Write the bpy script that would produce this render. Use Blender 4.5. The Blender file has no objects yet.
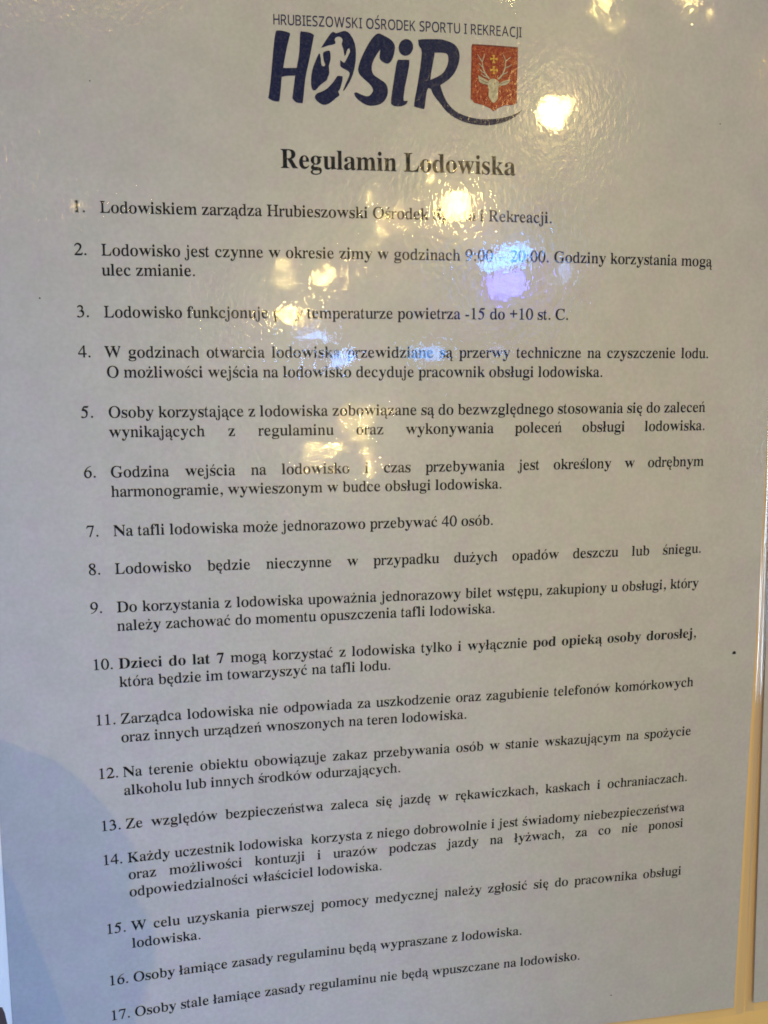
# Laminated rules notice at an ice rink, photographed close up in the evening.
import bpy, bmesh, math, random
from mathutils import Vector, Matrix, noise
from mathutils.geometry import tessellate_polygon
random.seed(4)
SC = bpy.context.scene
COL = SC.collection
HGT = 1.5            # height of the sheet's middle above the floor, metres

# ------------------------------------------------------------------ the sheet's real shape (millimetres)
ZC = (1.0892, 1.3554, 2.101, 2.5063, -3.155, -0.0902, -0.9298)
def bend(u, v):
    """how far the sheet bellies away from a flat plane, in mm (positive = towards the board)"""
    a = (u-105)/100.; b = (v-150)/100.
    c = ZC
    return c[0]*a*a+c[1]*a*b+c[2]*b*b+c[3]*a**3+c[4]*a*a*b+c[5]*a*b*b+c[6]*b**3
def margin(u):
    """the sealed clear lip curls back towards the board and is slightly ridged"""
    d = u-210.9
    if d <= 0: return 0.
    return 0.11*d + 0.05*math.sin(d*5.2)*min(1, d)
def P(u, v, dz=0.):
    """sheet millimetres (u right, v down) -> world metres; dz<0 is towards the viewer"""
    return Vector(((u-105)/1000., (bend(u, v)+dz)/1000., (150-v)/1000.+HGT))

# ------------------------------------------------------------------ helpers
def tag(o, label=None, cat=None, group=None, kind=None):
    if label: o['label'] = label
    if cat: o['category'] = cat
    if group: o['group'] = group
    if kind: o['kind'] = kind
    return o
def empty(name, loc):
    o = bpy.data.objects.new(name, None); COL.objects.link(o); o.location = loc
    o.empty_display_size = 0.02
    return o
def mesh(name, verts, faces, mat, parent=None, smooth=False):
    me = bpy.data.meshes.new(name); me.from_pydata([tuple(v) for v in verts], [], faces); me.update()
    if smooth:
        for p in me.polygons: p.use_smooth = True
    if smooth: me.set_sharp_from_angle(angle=.7)
    me.materials.append(mat)
    o = bpy.data.objects.new(name, me); COL.objects.link(o)
    if parent:
        o.parent = parent
        o.matrix_parent_inverse = Matrix.Translation(world_loc(parent)).inverted()
    return o
def world_loc(o):
    l = Vector(o.location)
    if o.parent: l = Vector((0, 0, 0)) if o.type == 'MESH' else l
    return l
class Ink:
    """collects flat printed shapes lying on the paper"""
    def __init__(s, dz=-0.06): s.v = []; s.f = []; s.dz = dz
    def poly(s, loops, dz=0., fn=P):
        L = [[Vector((x, y, 0)) for x, y in l] for l in loops]
        base = len(s.v)
        flat = [q for l in L for q in l]
        s.v += [fn(q.x, q.y, s.dz+dz) for q in flat]
        for t in tessellate_polygon(L):
            a, b, c = [flat[i] for i in t]
            cr = (b.x-a.x)*(c.y-a.y)-(b.y-a.y)*(c.x-a.x)
            if abs(cr) < 1e-7: continue
            t = tuple(t) if cr < 0 else (t[0], t[2], t[1])
            s.f.append(tuple(base+i for i in t))
    def stroke(s, pts, w0, w1=None, dz=0.):
        w1 = w0 if w1 is None else w1; n = len(pts); A = []; B = []
        for i, (x, y) in enumerate(pts):
            x0, y0 = pts[max(i-1, 0)]; x1, y1 = pts[min(i+1, n-1)]
            d = math.hypot(x1-x0, y1-y0); nx, ny = -(y1-y0)/d, (x1-x0)/d
            w = (w0+(w1-w0)*i/(n-1))/2
            A.append((x+nx*w, y+ny*w)); B.append((x-nx*w, y-ny*w))
        s.poly([A+B[::-1]], dz)
    def build(s, name, mat, parent): return mesh(name, s.v, s.f, mat, parent)

# ------------------------------------------------------------------ materials
def new_mat(name):
    m = bpy.data.materials.new(name); m.use_nodes = True
    nt = m.node_tree; nt.nodes.clear()
    out = nt.nodes.new('ShaderNodeOutputMaterial')
    return m, nt, out
def nd(nt, t, **kw):
    n = nt.nodes.new(t)
    for k, v in kw.items():
        if k in n.inputs: n.inputs[k].default_value = v
        else: setattr(n, k, v)
    return n
def noise_node(nt, scale, detail=3, rough=0.6, coord=None, dist=0.):
    n = nd(nt, 'ShaderNodeTexNoise'); n.inputs['Scale'].default_value = scale
    n.inputs['Detail'].default_value = detail; n.inputs['Roughness'].default_value = rough
    n.inputs['Distortion'].default_value = dist
    nt.links.new(coord, n.inputs['Vector']); return n
def ramp(nt, src, stops):
    r = nd(nt, 'ShaderNodeValToRGB'); e = r.color_ramp.elements
    e[0].position, e[0].color = stops[0][0], (*stops[0][1], 1)
    e[1].position, e[1].color = stops[-1][0], (*stops[-1][1], 1)
    for p, c in stops[1:-1]:
        x = e.new(p); x.color = (*c, 1)
    nt.links.new(src, r.inputs['Fac']); return r
def mix(nt, a, b, fac=None, mode='MIX', f=0.5):
    m = nd(nt, 'ShaderNodeMix'); m.data_type = 'RGBA'; m.blend_type = mode
    m.inputs[0].default_value = f
    if fac is not None: nt.links.new(fac, m.inputs[0])
    nt.links.new(a, m.inputs[6])
    if isinstance(b, tuple): m.inputs[7].default_value = (*b, 1)
    else: nt.links.new(b, m.inputs[7])
    return m.outputs[2]

def paper_material(name, tint):
    m, nt, out = new_mat(name)
    tc = nd(nt, 'ShaderNodeTexCoord').outputs['Object']
    a = noise_node(nt, 95, 4, .62, tc)             # cloudy fibre formation
    b = noise_node(nt, 900, 2, .6, tc)             # fine tooth
    c = noise_node(nt, 14, 3, .5, tc)              # large uneven tone
    col = ramp(nt, a.outputs['Fac'], [(.3, tuple(t*.95 for t in tint)), (.7, tuple(min(1, t*1.04) for t in tint))]).outputs[0]
    g = ramp(nt, b.outputs['Fac'], [(.3, (.91, .90, .90)), (.7, (1, 1, 1))]).outputs[0]
    h = ramp(nt, c.outputs['Fac'], [(.35, (.975, .97, .97)), (.65, (1, 1, 1))]).outputs[0]
    col = mix(nt, col, g, mode='MULTIPLY', f=1.0)
    col = mix(nt, col, h, mode='MULTIPLY', f=1.0)
    e_ = noise_node(nt, 210, 2, .5, tc)            # faint lilac and straw cast in the stock
    hue = ramp(nt, e_.outputs['Fac'], [(.35, (1.0, .965, 1.0)), (.5, (1, 1, .985)), (.65, (.975, 1.0, .965))]).outputs[0]
    col = mix(nt, col, hue, mode='MULTIPLY', f=1.0)
    bs = nd(nt, 'ShaderNodeBsdfPrincipled', Roughness=.85)
    bs.inputs['Specular IOR Level'].default_value = .1
    nt.links.new(col, bs.inputs['Base Color'])
    bp = nd(nt, 'ShaderNodeBump', Strength=.35, Distance=.00005)
    nt.links.new(a.outputs['Fac'], bp.inputs['Height']); nt.links.new(bp.outputs[0], bs.inputs['Normal'])
    nt.links.new(bs.outputs[0], out.inputs[0]); return m
def ink_material(name, c, wear=.25, light=None):
    m, nt, out = new_mat(name)
    tc = nd(nt, 'ShaderNodeTexCoord').outputs['Object']
    a = noise_node(nt, 1500, 3, .7, tc)
    lt = light or tuple(x+.07 for x in c)
    col = ramp(nt, a.outputs['Fac'], [(.45, c), (.78, tuple(c[i]+(lt[i]-c[i])*(wear*3) for i in range(3)))]).outputs[0]
    bs = nd(nt, 'ShaderNodeBsdfPrincipled', Roughness=.6); nt.links.new(col, bs.inputs['Base Color'])
    bs.inputs['Specular IOR Level'].default_value = 0.
    nt.links.new(bs.outputs[0], out.inputs[0]); return m
def thin_fresnel(nt, ior):
    """reflectance of a thin sheet, the same from either side (Schlick)"""
    f0 = ((ior-1)/(ior+1))**2
    ge = nd(nt, 'ShaderNodeNewGeometry'); vm = nd(nt, 'ShaderNodeVectorMath'); vm.operation = 'DOT_PRODUCT'
    nt.links.new(ge.outputs['Normal'], vm.inputs[0]); nt.links.new(ge.outputs['Incoming'], vm.inputs[1])
    def m(op, a, b):
        n = nd(nt, 'ShaderNodeMath'); n.operation = op
        for i, x in enumerate((a, b)):
            if x is None: continue
            if isinstance(x, float): n.inputs[i].default_value = x
            else: nt.links.new(x, n.inputs[i])
        return n.outputs[0]
    c = m('ABSOLUTE', vm.outputs['Value'], None)
    p = m('POWER', m('SUBTRACT', 1., c), 5.)
    return m('ADD', m('MULTIPLY', p, 1-f0), f0)
def film_material():
    """clear laminating film: mirror-like glints broken by an embossed grain, over a soft satin lobe"""
    m, nt, out = new_mat('laminate_film')
    tc = nd(nt, 'ShaderNodeTexCoord').outputs['Object']
    mp = nd(nt, 'ShaderNodeMapping'); mp.inputs['Rotation'].default_value = (0, .5, 0); mp.inputs['Scale'].default_value = (1, 1, .62)
    nt.links.new(tc, mp.inputs[0])
    fine = noise_node(nt, FINE_SCALE, 1.2, .5, mp.outputs[0], .6)
    wide = noise_node(nt, 75, 2, .5, tc)
    patch = noise_node(nt, 30, 2, .5, tc)
    pr = ramp(nt, patch.outputs['Fac'], [(.40, (PATCH_LO,)*3), (.62, (1, 1, 1))])
    b1 = nd(nt, 'ShaderNodeBump', Strength=1.0, Distance=WIDE_D); nt.links.new(wide.outputs['Fac'], b1.inputs['Height'])
    b2 = nd(nt, 'ShaderNodeBump', Distance=FINE_D)
    nt.links.new(pr.outputs[0], b2.inputs['Strength']); nt.links.new(fine.outputs['Fac'], b2.inputs['Height'])
    nt.links.new(b1.outputs[0], b2.inputs['Normal'])
    b3 = nd(nt, 'ShaderNodeBump', Strength=1.0, Distance=FINE_D*1.6); nt.links.new(fine.outputs['Fac'], b3.inputs['Height'])
    nt.links.new(b1.outputs[0], b3.inputs['Normal'])
    tr = nd(nt, 'ShaderNodeBsdfTransparent'); tr.inputs[0].default_value = (.985, .985, .98, 1)
    def lobe(r, nrm):
        g = nd(nt, 'ShaderNodeBsdfGlossy', Roughness=r); g.inputs[0].default_value = (1, 1, 1, 1)
        nt.links.new(nrm.outputs[0], g.inputs['Normal']); return g
    g0 = lobe(GLOSS_R, b1); g1 = lobe(.012, b2); g2 = lobe(SATIN_R, b3)
    ga = nd(nt, 'ShaderNodeMixShader'); ga.inputs[0].default_value = SPARK_MIX
    nt.links.new(g0.outputs[0], ga.inputs[1]); nt.links.new(g1.outputs[0], ga.inputs[2])
    gm = nd(nt, 'ShaderNodeMixShader'); gm.inputs[0].default_value = SATIN_MIX
    nt.links.new(ga.outputs[0], gm.inputs[1]); nt.links.new(g2.outputs[0], gm.inputs[2])
    mx = nd(nt, 'ShaderNodeMixShader')
    nt.links.new(thin_fresnel(nt, 1.53), mx.inputs[0]); nt.links.new(tr.outputs[0], mx.inputs[1]); nt.links.new(gm.outputs[0], mx.inputs[2])
    nt.links.new(mx.outputs[0], out.inputs[0]); return m
def lip_material():
    """the clear lip of the pouch, with pressed grooves along its length"""
    m, nt, out = new_mat('clear_lip')
    tc = nd(nt, 'ShaderNodeTexCoord').outputs['Object']
    mp = nd(nt, 'ShaderNodeMapping'); mp.inputs['Scale'].default_value = (1, 1, .03); nt.links.new(tc, mp.inputs[0])
    w = noise_node(nt, 650, 2, .6, mp.outputs[0])
    b = nd(nt, 'ShaderNodeBump', Strength=1, Distance=.00005); nt.links.new(w.outputs['Fac'], b.inputs['Height'])
    tr = nd(nt, 'ShaderNodeBsdfTransparent'); tr.inputs[0].default_value = (.97, .97, .97, 1)
    g = nd(nt, 'ShaderNodeBsdfGlossy', Roughness=.08); nt.links.new(b.outputs[0], g.inputs['Normal']); g.inputs[0].default_value = (1, 1, 1, 1)
    mx = nd(nt, 'ShaderNodeMixShader')
    nt.links.new(thin_fresnel(nt, 2.1), mx.inputs[0]); nt.links.new(tr.outputs[0], mx.inputs[1]); nt.links.new(g.outputs[0], mx.inputs[2])
    nt.links.new(mx.outputs[0], out.inputs[0]); return m
def plain_material(name, c, rough=.6, var=.12, scale=60, stretch=(1, 1, 1), bump=.0002):
    m, nt, out = new_mat(name)
    tc = nd(nt, 'ShaderNodeTexCoord').outputs['Object']
    mp = nd(nt, 'ShaderNodeMapping'); mp.inputs['Scale'].default_value = stretch; nt.links.new(tc, mp.inputs[0])
    a = noise_node(nt, scale, 5, .6, mp.outputs[0], .5)
    col = ramp(nt, a.outputs['Fac'], [(.3, tuple(x*(1-var) for x in c)), (.7, tuple(min(1, x*(1+var)) for x in c))]).outputs[0]
    bs = nd(nt, 'ShaderNodeBsdfPrincipled', Roughness=rough); nt.links.new(col, bs.inputs['Base Color'])
    bp = nd(nt, 'ShaderNodeBump', Strength=.5, Distance=bump); nt.links.new(a.outputs['Fac'], bp.inputs['Height']); nt.links.new(bp.outputs[0], bs.inputs['Normal'])
    nt.links.new(bs.outputs[0], out.inputs[0]); return m

FINE_SCALE = 780; FINE_D = 0.00005; WIDE_D = 0.00007; PATCH_LO = .3; GLOSS_R = .045; SATIN_R = .19; SATIN_MIX = .45; SPARK_MIX = .48
M_paper = paper_material('grey_white_paper', (.475, .475, .475))
M_ink = ink_material('black_toner', (.007, .006, .006), .1)
M_navy = ink_material('navy_print', (.010, .010, .048), .15)
M_tagline = ink_material('dark_blue_print', (.02, .018, .07), .15)
M_red = ink_material('red_print', (.21, .024, .008), .45, (.42, .11, .03))
M_maroon = ink_material('maroon_print', (.13, .02, .012))
M_bone = ink_material('bone_print', (.42, .40, .31), .4, (.25, .22, .14))
M_gold = ink_material('gold_print', (.50, .30, .03), .3)
M_speck = ink_material('speck_black', (.02, .015, .015))
M_film = film_material(); M_lip = lip_material()
M_board = plain_material('ochre_painted_board', (.75, .51, .185), .55, .05, 30, (1, 1, .12))
M_white = plain_material('white_gloss_paint', (.95, .92, .84), .35, .04, 25)
M_brown = plain_material('brown_rust_stain', (.12, .06, .035), .8, .4, 120)
M_glove = plain_material('dark_knit_glove', (.06, .065, .08), .9, .3, 300, (1, 1, 1), .001)
M_sleeve = plain_material('navy_padded_sleeve', (.03, .04, .09), .7, .2, 60, (1, 1, 1), .002)

# ------------------------------------------------------------------ letter shapes (thousandths of an em)
GLYPHS = '''
a 370,-15,314,2,291,51,245,16,194,-6,139,-13,93,-5,59,17,37,50,29,92,36,132,57,168,92,198,142,225,208,251,289,276,289,351,285,386,271,411,248,425,215,430,167,422,151,398,165,373,175,354,179,336,174,312,160,293,138,281,112,277,85,282,65,295,52,316,48,344,54,376,72,405,100,429,138,447,183,459,235,463,298,459,347,446,383,425,407,395,421,355,426,306,426,91,429,58,442,50,466,61,478,40,445,10,409,-9|220,49,253,60,289,92,289,246,224,220,185,179,172,122,184,67
b 62,-17,62,564,60,602,53,623,38,633,12,639,12,662,201,662,201,405,236,437,276,456,321,463,370,456,413,434,448,401,475,356,487,321,494,283,497,241,494,194,485,150,469,109,448,74,423,43,392,19,358,0,320,-11,279,-15,236,-8,194,10,152,41,77,-17|266,21,309,33,337,71,348,113,354,166,356,232,354,287,347,331,336,365,309,397,268,407,246,403,226,392,210,374,201,352,201,100,217,40
c 227,-15,174,-7,126,16,86,52,55,99,40,135,31,175,28,218,32,263,42,306,58,344,80,378,107,408,139,432,175,449,213,460,254,464,316,456,364,434,393,399,403,356,399,332,387,313,368,301,344,297,300,314,285,364,286,380,287,394,277,422,246,432,200,414,172,361,163,272,167,207,179,153,199,111,242,69,297,56,347,68,394,104,414,88,361,31,298,-3
d 203,-15,155,-7,113,15,78,50,51,97,38,133,31,172,28,214,31,262,39,306,52,345,81,395,118,432,163,455,212,463,255,457,292,438,324,407,324,583,320,609,309,625,288,635,256,639,256,662,464,662,464,109,466,79,472,59,487,47,514,40,514,16,458,12,395,2,324,-15,324,57,292,17,252,-7|249,41,271,46,293,60,312,82,324,110,324,352,316,374,300,392,278,404,253,408,214,397,189,363,179,327,173,280,171,223,173,166,178,121,188,85,212,52
e 224,-15,170,-7,123,15,84,51,54,100,40,138,31,181,28,228,31,272,40,313,55,350,86,397,126,433,175,455,228,463,281,457,325,438,362,407,389,365,406,313,411,252,411,241,170,241,184,141,224,81,290,62,327,69,361,90,393,125,414,105,361,39,298,-1|169,279,293,279,293,312,290,366,281,403,263,424,234,432,198,416,176,371,169,296
f 21,0,21,23,58,32,72,51,76,106,76,402,23,402,23,451,76,451,76,514,81,561,97,601,123,633,158,657,202,671,253,676,308,669,349,648,374,617,383,581,379,553,366,533,348,521,326,517,302,520,284,531,272,547,269,568,280,611,285,620,287,629,281,641,262,644,237,640,223,625,215,567,215,451,296,451,296,402,215,402,215,95,218,58,229,37,252,27,290,23,290,0
g 212,-204,154,-201,106,-192,69,-177,33,-145,21,-108,40,-67,100,-37,51,-1,34,44,41,78,62,107,97,134,148,160,84,196,45,245,32,309,39,352,58,389,88,420,127,443,175,458,228,463,285,458,339,442,461,442,461,390,390,390,415,345,424,296,418,255,401,220,375,190,340,168,298,154,250,149,228,150,206,151,183,148,164,137,151,122,146,103,161,79,205,71,255,71,303,70,343,66,376,59,414,42,440,19,454,-13,459,-54,452,-97,431,-134,396,-164,347,-186,286,-200|228,181,258,188,277,212,287,251,290,307,287,362,277,401,258,424,228,432,199,424,180,401,170,362,166,307,170,251,180,212,199,188|233,-169,316,-161,366,-136,383,-96,378,-74,362,-60,336,-52,298,-50,141,-50,115,-75,106,-105,114,-129,138,-150,177,-164
h 26,0,26,23,50,27,65,37,73,54,76,81,76,580,74,606,66,624,52,635,27,640,27,662,215,662,215,388,255,429,301,454,353,463,424,446,466,394,480,308,480,81,483,55,490,38,505,27,528,23,528,0,294,0,294,23,301,23,331,38,342,81,342,315,333,375,319,390,295,394,252,381,215,342,215,81,217,55,224,38,238,27,262,23,262,0
i 146,526,118,532,94,547,78,571,73,600,78,628,94,652,118,668,146,674,175,668,199,652,214,628,220,600,214,571,198,547,175,532|26,0,26,23,51,28,66,37,74,54,76,81,76,366,74,396,68,414,54,423,29,427,30,451,216,451,216,81,218,55,225,38,238,28,262,23,262,0
j 154,528,126,533,102,549,86,573,81,601,86,630,103,654,126,670,154,676,183,670,207,654,223,630,228,601,223,573,207,550,183,534|52,-204,16,-201,-16,-190,-43,-174,-63,-153,-77,-129,-81,-102,-77,-77,-65,-58,-46,-46,-21,-42,2,-46,21,-57,34,-74,38,-96,27,-127,16,-149,23,-165,45,-170,71,-164,85,-145,93,-78,93,363,90,394,81,414,63,424,32,428,32,451,231,451,231,-31,226,-84,210,-127,184,-161,148,-185,104,-199
k 25,0,25,23,51,28,66,38,74,55,76,81,76,578,68,624,55,634,29,639,30,662,215,662,215,245,330,360,348,383,354,404,342,421,304,427,299,427,299,451,502,451,502,427,448,413,399,378,323,304,503,50,523,30,547,23,547,0,307,0,307,23,315,23,340,29,348,46,337,71,236,214,215,195,215,81,217,55,224,38,238,28,262,23,262,0
l 26,0,26,23,51,28,66,37,74,54,76,81,76,578,68,624,55,634,29,639,29,662,216,662,216,81,218,55,225,38,238,28,262,23,262,0
m 26,0,26,23,50,27,65,37,73,54,76,81,76,368,74,394,66,413,52,423,27,428,27,451,213,451,213,385,252,428,296,454,345,463,402,454,443,426,466,380,507,426,554,454,607,463,677,446,718,394,732,308,732,81,735,55,742,38,756,27,779,23,779,0,549,0,549,23,572,28,586,38,593,56,596,81,596,315,587,375,573,390,549,394,508,382,472,345,472,81,474,56,481,38,495,28,517,23,517,0,290,0,290,23,313,28,327,38,334,56,337,81,337,315,328,374,314,389,290,394,248,381,213,342,213,81,215,56,222,39,235,28,258,23,258,0
n 26,0,26,23,50,27,65,37,73,54,76,81,76,368,74,394,66,413,52,423,27,428,27,451,215,451,215,389,254,430,300,455,353,463,424,446,466,394,480,308,480,81,483,55,490,38,505,27,528,23,528,0,294,0,294,23,301,23,331,38,342,81,342,315,333,375,319,390,295,394,252,381,215,342,215,81,217,55,224,38,238,27,262,23,262,0
o 245,-15,204,-11,166,-1,131,17,88,54,55,102,39,140,30,180,27,224,30,268,39,309,55,347,88,395,131,432,184,455,244,463,304,455,356,433,400,396,433,349,448,311,458,269,461,224,458,179,448,137,433,100,400,52,357,16,305,-7|245,17,280,27,304,57,316,118,319,224,317,300,311,356,302,393,279,424,245,434,209,424,186,393,177,356,172,300,170,225,174,119,186,57,210,27
p 25,-202,25,-180,59,-170,73,-146,76,-93,76,353,74,390,67,412,53,422,28,429,28,451,208,451,208,382,242,427,284,455,335,464,383,456,426,434,460,398,487,351,499,315,506,275,509,232,506,187,499,144,486,105,459,55,423,17,380,-7,330,-15,286,-8,247,13,215,47,215,-84,221,-144,229,-161,243,-171,287,-179,287,-202|284,41,322,52,348,86,358,122,365,168,367,225,365,279,360,324,351,360,327,393,289,404,248,389,215,342,215,100,243,56
r 26,0,26,23,51,28,66,37,74,54,76,81,76,366,74,397,67,414,53,423,29,427,30,451,212,451,212,366,240,408,272,438,306,457,339,463,375,458,400,442,416,418,421,387,417,361,404,341,385,328,360,323,338,326,323,335,301,363,289,374,274,378,254,371,235,351,221,320,217,279,217,81,220,53,231,37,252,28,287,23,287,0
s 220,-15,177,-9,126,9,106,13,87,6,74,-13,52,-13,52,153,77,153,96,98,126,57,163,30,204,21,236,26,260,39,274,59,279,85,266,122,227,152,155,188,111,216,79,246,60,281,54,320,64,377,94,423,125,446,161,459,205,464,241,459,289,447,300,445,310,443,324,448,335,464,354,464,354,322,332,322,313,369,286,403,253,424,217,431,189,427,169,415,156,398,152,377,156,355,167,338,213,308,278,275,321,249,351,220,368,184,374,138,369,94,355,57,331,26,300,4,263,-10
t 180,-14,129,-6,96,15,77,52,70,103,70,405,29,405,29,435,128,537,187,616,210,616,210,451,302,451,302,405,210,405,210,119,217,74,228,62,244,59,275,71,300,108,323,96,287,35,239,-2
u 190,-15,133,-5,95,25,79,55,70,94,66,141,66,360,64,390,57,411,42,423,17,428,17,451,206,451,206,107,209,85,219,67,235,56,257,52,298,63,332,96,332,360,329,392,321,412,304,423,275,428,275,451,471,451,471,102,473,74,481,57,497,47,523,43,523,19,467,15,403,4,332,-15,332,59,304,28,270,5,232,-10
w 178,-15,24,385,9,414,-16,427,-16,451,201,451,201,427,174,420,166,401,168,386,174,367,242,185,307,342,292,387,276,419,244,429,244,451,470,451,470,427,440,419,430,401,431,391,433,381,488,205,556,372,562,400,560,412,552,420,517,429,517,451,647,451,647,429,630,424,618,414,599,375,442,-15,420,-15,324,286,203,-15
y 76,-204,42,-198,15,-182,-4,-155,-10,-122,-6,-98,7,-77,26,-62,52,-58,75,-61,93,-72,104,-88,108,-110,108,-118,107,-127,112,-139,125,-144,143,-134,166,-107,188,-64,204,-7,53,364,36,400,22,418,-5,427,-7,427,-7,451,235,451,235,427,197,421,189,413,186,399,188,388,193,373,269,173,335,351,343,378,346,398,343,412,333,421,295,427,295,451,435,451,435,427,417,422,403,408,377,352,235,-35,188,-139,164,-170,139,-190,110,-201
z 19,0,19,21,244,418,186,418,139,412,105,395,81,363,63,314,38,314,46,451,399,451,399,423,183,36,222,36,281,43,324,63,354,100,378,156,401,156,390,0
A -13,0,-13,26,13,31,34,44,53,69,71,108,300,678,326,677,559,126,598,50,618,32,644,26,644,0,333,0,333,26,392,36,412,66,396,118,367,192,150,192,114,103,110,85,108,70,126,37,180,26,186,26,186,0|165,233,352,233,257,464
B 23,0,23,25,65,32,91,47,104,75,108,119,108,536,101,600,90,618,74,629,22,638,22,662,320,662,462,645,548,594,576,510,558,440,505,389,417,359,523,325,587,269,608,191,601,135,578,88,539,50,487,22,423,6,346,0|265,366,273,366,340,374,383,396,406,437,414,502,408,559,392,600,361,623,314,631,287,627,273,618,267,599,265,568|322,35,376,44,412,71,426,100,435,139,437,186,434,235,422,274,403,302,375,321,336,332,287,336,265,336,265,95,268,67,277,48,294,38
C 373,-16,310,-11,253,4,200,29,153,62,113,103,81,152,57,207,43,267,38,332,43,396,57,456,82,510,114,558,154,599,202,632,255,657,314,672,377,677,424,673,476,660,534,640,563,633,593,644,609,677,635,677,635,448,610,448,585,504,554,552,518,592,477,621,433,639,386,644,287,609,229,504,209,329,231,165,296,67,404,34,443,38,482,48,520,65,557,89,592,118,623,154,650,129,575,49,482,0
D 29,0,29,25,68,31,91,43,103,67,107,108,107,544,103,592,88,620,62,633,21,638,21,662,322,662,430,652,519,624,589,576,640,511,670,429,681,331,642,147,526,37,332,0|323,35,381,43,428,68,464,109,490,167,505,241,510,333,489,498,427,597,324,630,294,626,276,616,267,595,265,559,265,104,267,70,276,49,293,39
E 21,0,21,24,64,29,91,43,105,70,109,113,109,536,105,588,90,619,64,633,23,638,23,662,580,662,580,465,558,465,545,519,524,561,495,591,454,610,402,622,337,626,290,622,278,617,270,606,266,564,266,357,281,357,338,366,377,391,395,418,409,455,419,502,442,502,442,172,418,172,410,224,397,264,377,292,350,310,315,320,269,323,266,323,266,98,269,68,279,51,300,43,335,40,380,42,420,47,455,56,501,77,539,109,571,152,598,208,625,208,585,0
F 22,0,22,25,65,33,91,49,104,77,108,122,108,545,104,589,89,615,63,630,21,638,21,662,572,662,572,465,549,465,536,519,517,560,489,591,451,611,418,620,379,625,334,627,290,624,270,612,265,579,265,359,276,359,332,368,372,393,390,420,404,457,413,504,439,504,439,172,414,172,405,223,391,263,373,291,333,317,274,325,265,325,265,117,273,62,285,45,305,34,373,25,373,0
G 390,-15,322,-10,261,4,206,28,157,61,116,101,83,149,59,205,45,266,40,333,45,398,59,457,83,512,116,559,156,600,203,633,255,657,312,672,374,677,426,673,480,661,537,641,563,634,578,636,590,644,609,677,636,677,636,447,610,447,586,503,556,551,519,590,478,620,434,638,389,644,290,610,232,505,212,331,217,237,234,159,262,98,299,54,345,27,400,19,447,24,477,40,493,66,498,103,498,186,493,224,478,248,449,260,400,265,400,288,727,288,727,265,688,260,664,248,652,225,648,186,648,42,563,11,476,-8
H 22,0,22,25,65,31,91,46,104,73,108,117,108,551,104,590,90,616,65,631,23,638,23,662,352,662,352,638,297,628,281,618,271,603,265,551,265,364,497,364,497,551,491,603,481,618,466,628,410,638,410,662,737,662,737,638,695,630,670,617,657,592,653,551,653,117,657,75,670,48,696,32,737,25,737,0,410,0,410,25,452,31,478,44,492,71,497,117,497,321,265,321,265,117,269,73,282,46,308,31,352,25,352,0
I 20,0,20,25,61,33,89,47,104,71,109,109,109,562,105,600,92,621,65,633,20,638,20,662,355,662,355,638,312,633,285,621,270,600,266,562,266,112,272,64,283,49,299,38,357,25,357,0
J 158,-95,114,-91,75,-78,42,-58,17,-32,0,-1,-5,33,0,65,16,88,38,103,64,108,93,104,115,90,130,68,135,40,123,-2,111,-28,122,-51,152,-59,183,-53,202,-36,212,-8,215,31,215,533,207,595,196,613,178,625,115,638,115,662,457,662,457,638,402,626,387,615,377,597,371,533,371,129,347,5,276,-70
K 23,0,23,25,66,31,92,46,105,73,109,117,109,551,105,591,91,617,66,631,24,638,24,662,352,662,352,638,298,628,282,618,272,603,266,551,266,340,467,543,497,579,507,608,486,630,423,638,423,662,706,662,706,638,693,638,635,625,570,587,501,524,393,414,674,67,708,36,755,25,755,0,408,0,408,25,445,26,468,30,481,39,485,50,479,69,460,96,290,310,266,288,266,117,270,73,283,46,309,31,352,25,352,0
L 22,0,22,25,65,31,91,46,104,73,108,117,108,551,104,592,90,618,65,632,23,638,23,662,363,662,363,638,303,631,284,621,273,605,265,551,265,120,269,68,277,54,290,45,340,40,384,42,423,48,457,58,501,81,538,116,558,146,577,182,595,225,621,225,584,0
M 21,0,21,25,62,31,89,46,104,72,109,115,109,556,103,604,93,619,77,628,21,638,21,662,269,662,461,207,653,662,897,662,897,638,858,630,832,615,819,590,814,550,814,124,821,62,831,44,846,34,896,25,896,0,575,0,575,25,629,36,644,47,654,64,661,121,661,580,419,0,393,0,153,565,153,116,158,70,174,43,202,30,246,25,246,0
N 586,-16,155,509,155,114,160,71,172,45,198,31,242,25,242,0,26,0,26,25,79,34,94,44,103,60,110,114,110,564,53,630,26,638,26,662,228,662,568,245,568,549,561,602,552,617,536,627,481,638,481,662,697,662,697,638,655,632,630,618,617,591,613,548,613,-16
O 379,-16,332,-13,287,-4,245,11,206,31,170,55,137,84,109,117,85,154,65,194,51,238,43,283,40,331,43,379,51,424,65,467,85,507,109,544,138,578,171,607,207,631,248,651,291,666,337,675,386,678,433,675,477,666,519,652,559,632,595,608,627,579,655,547,679,510,699,470,713,426,722,380,724,331,722,283,713,238,699,194,679,154,655,117,626,84,593,55,556,31,516,11,473,-4,427,-13|385,18,477,52,533,157,552,331,547,426,531,503,505,565,471,609,428,636,378,644,285,610,229,505,211,331,216,237,232,159,258,98,293,53,335,26
P 22,0,22,25,65,31,91,46,104,73,108,117,108,551,104,590,90,616,65,631,23,638,23,662,310,662,386,660,445,652,488,640,533,613,566,578,588,534,595,482,588,431,567,386,533,349,486,321,425,304,352,299,265,299,265,117,269,73,282,46,308,31,352,25,352,0|265,334,293,334,355,342,395,367,417,412,425,478,419,545,400,591,366,618,314,627,290,624,275,616,267,601,265,579
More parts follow.
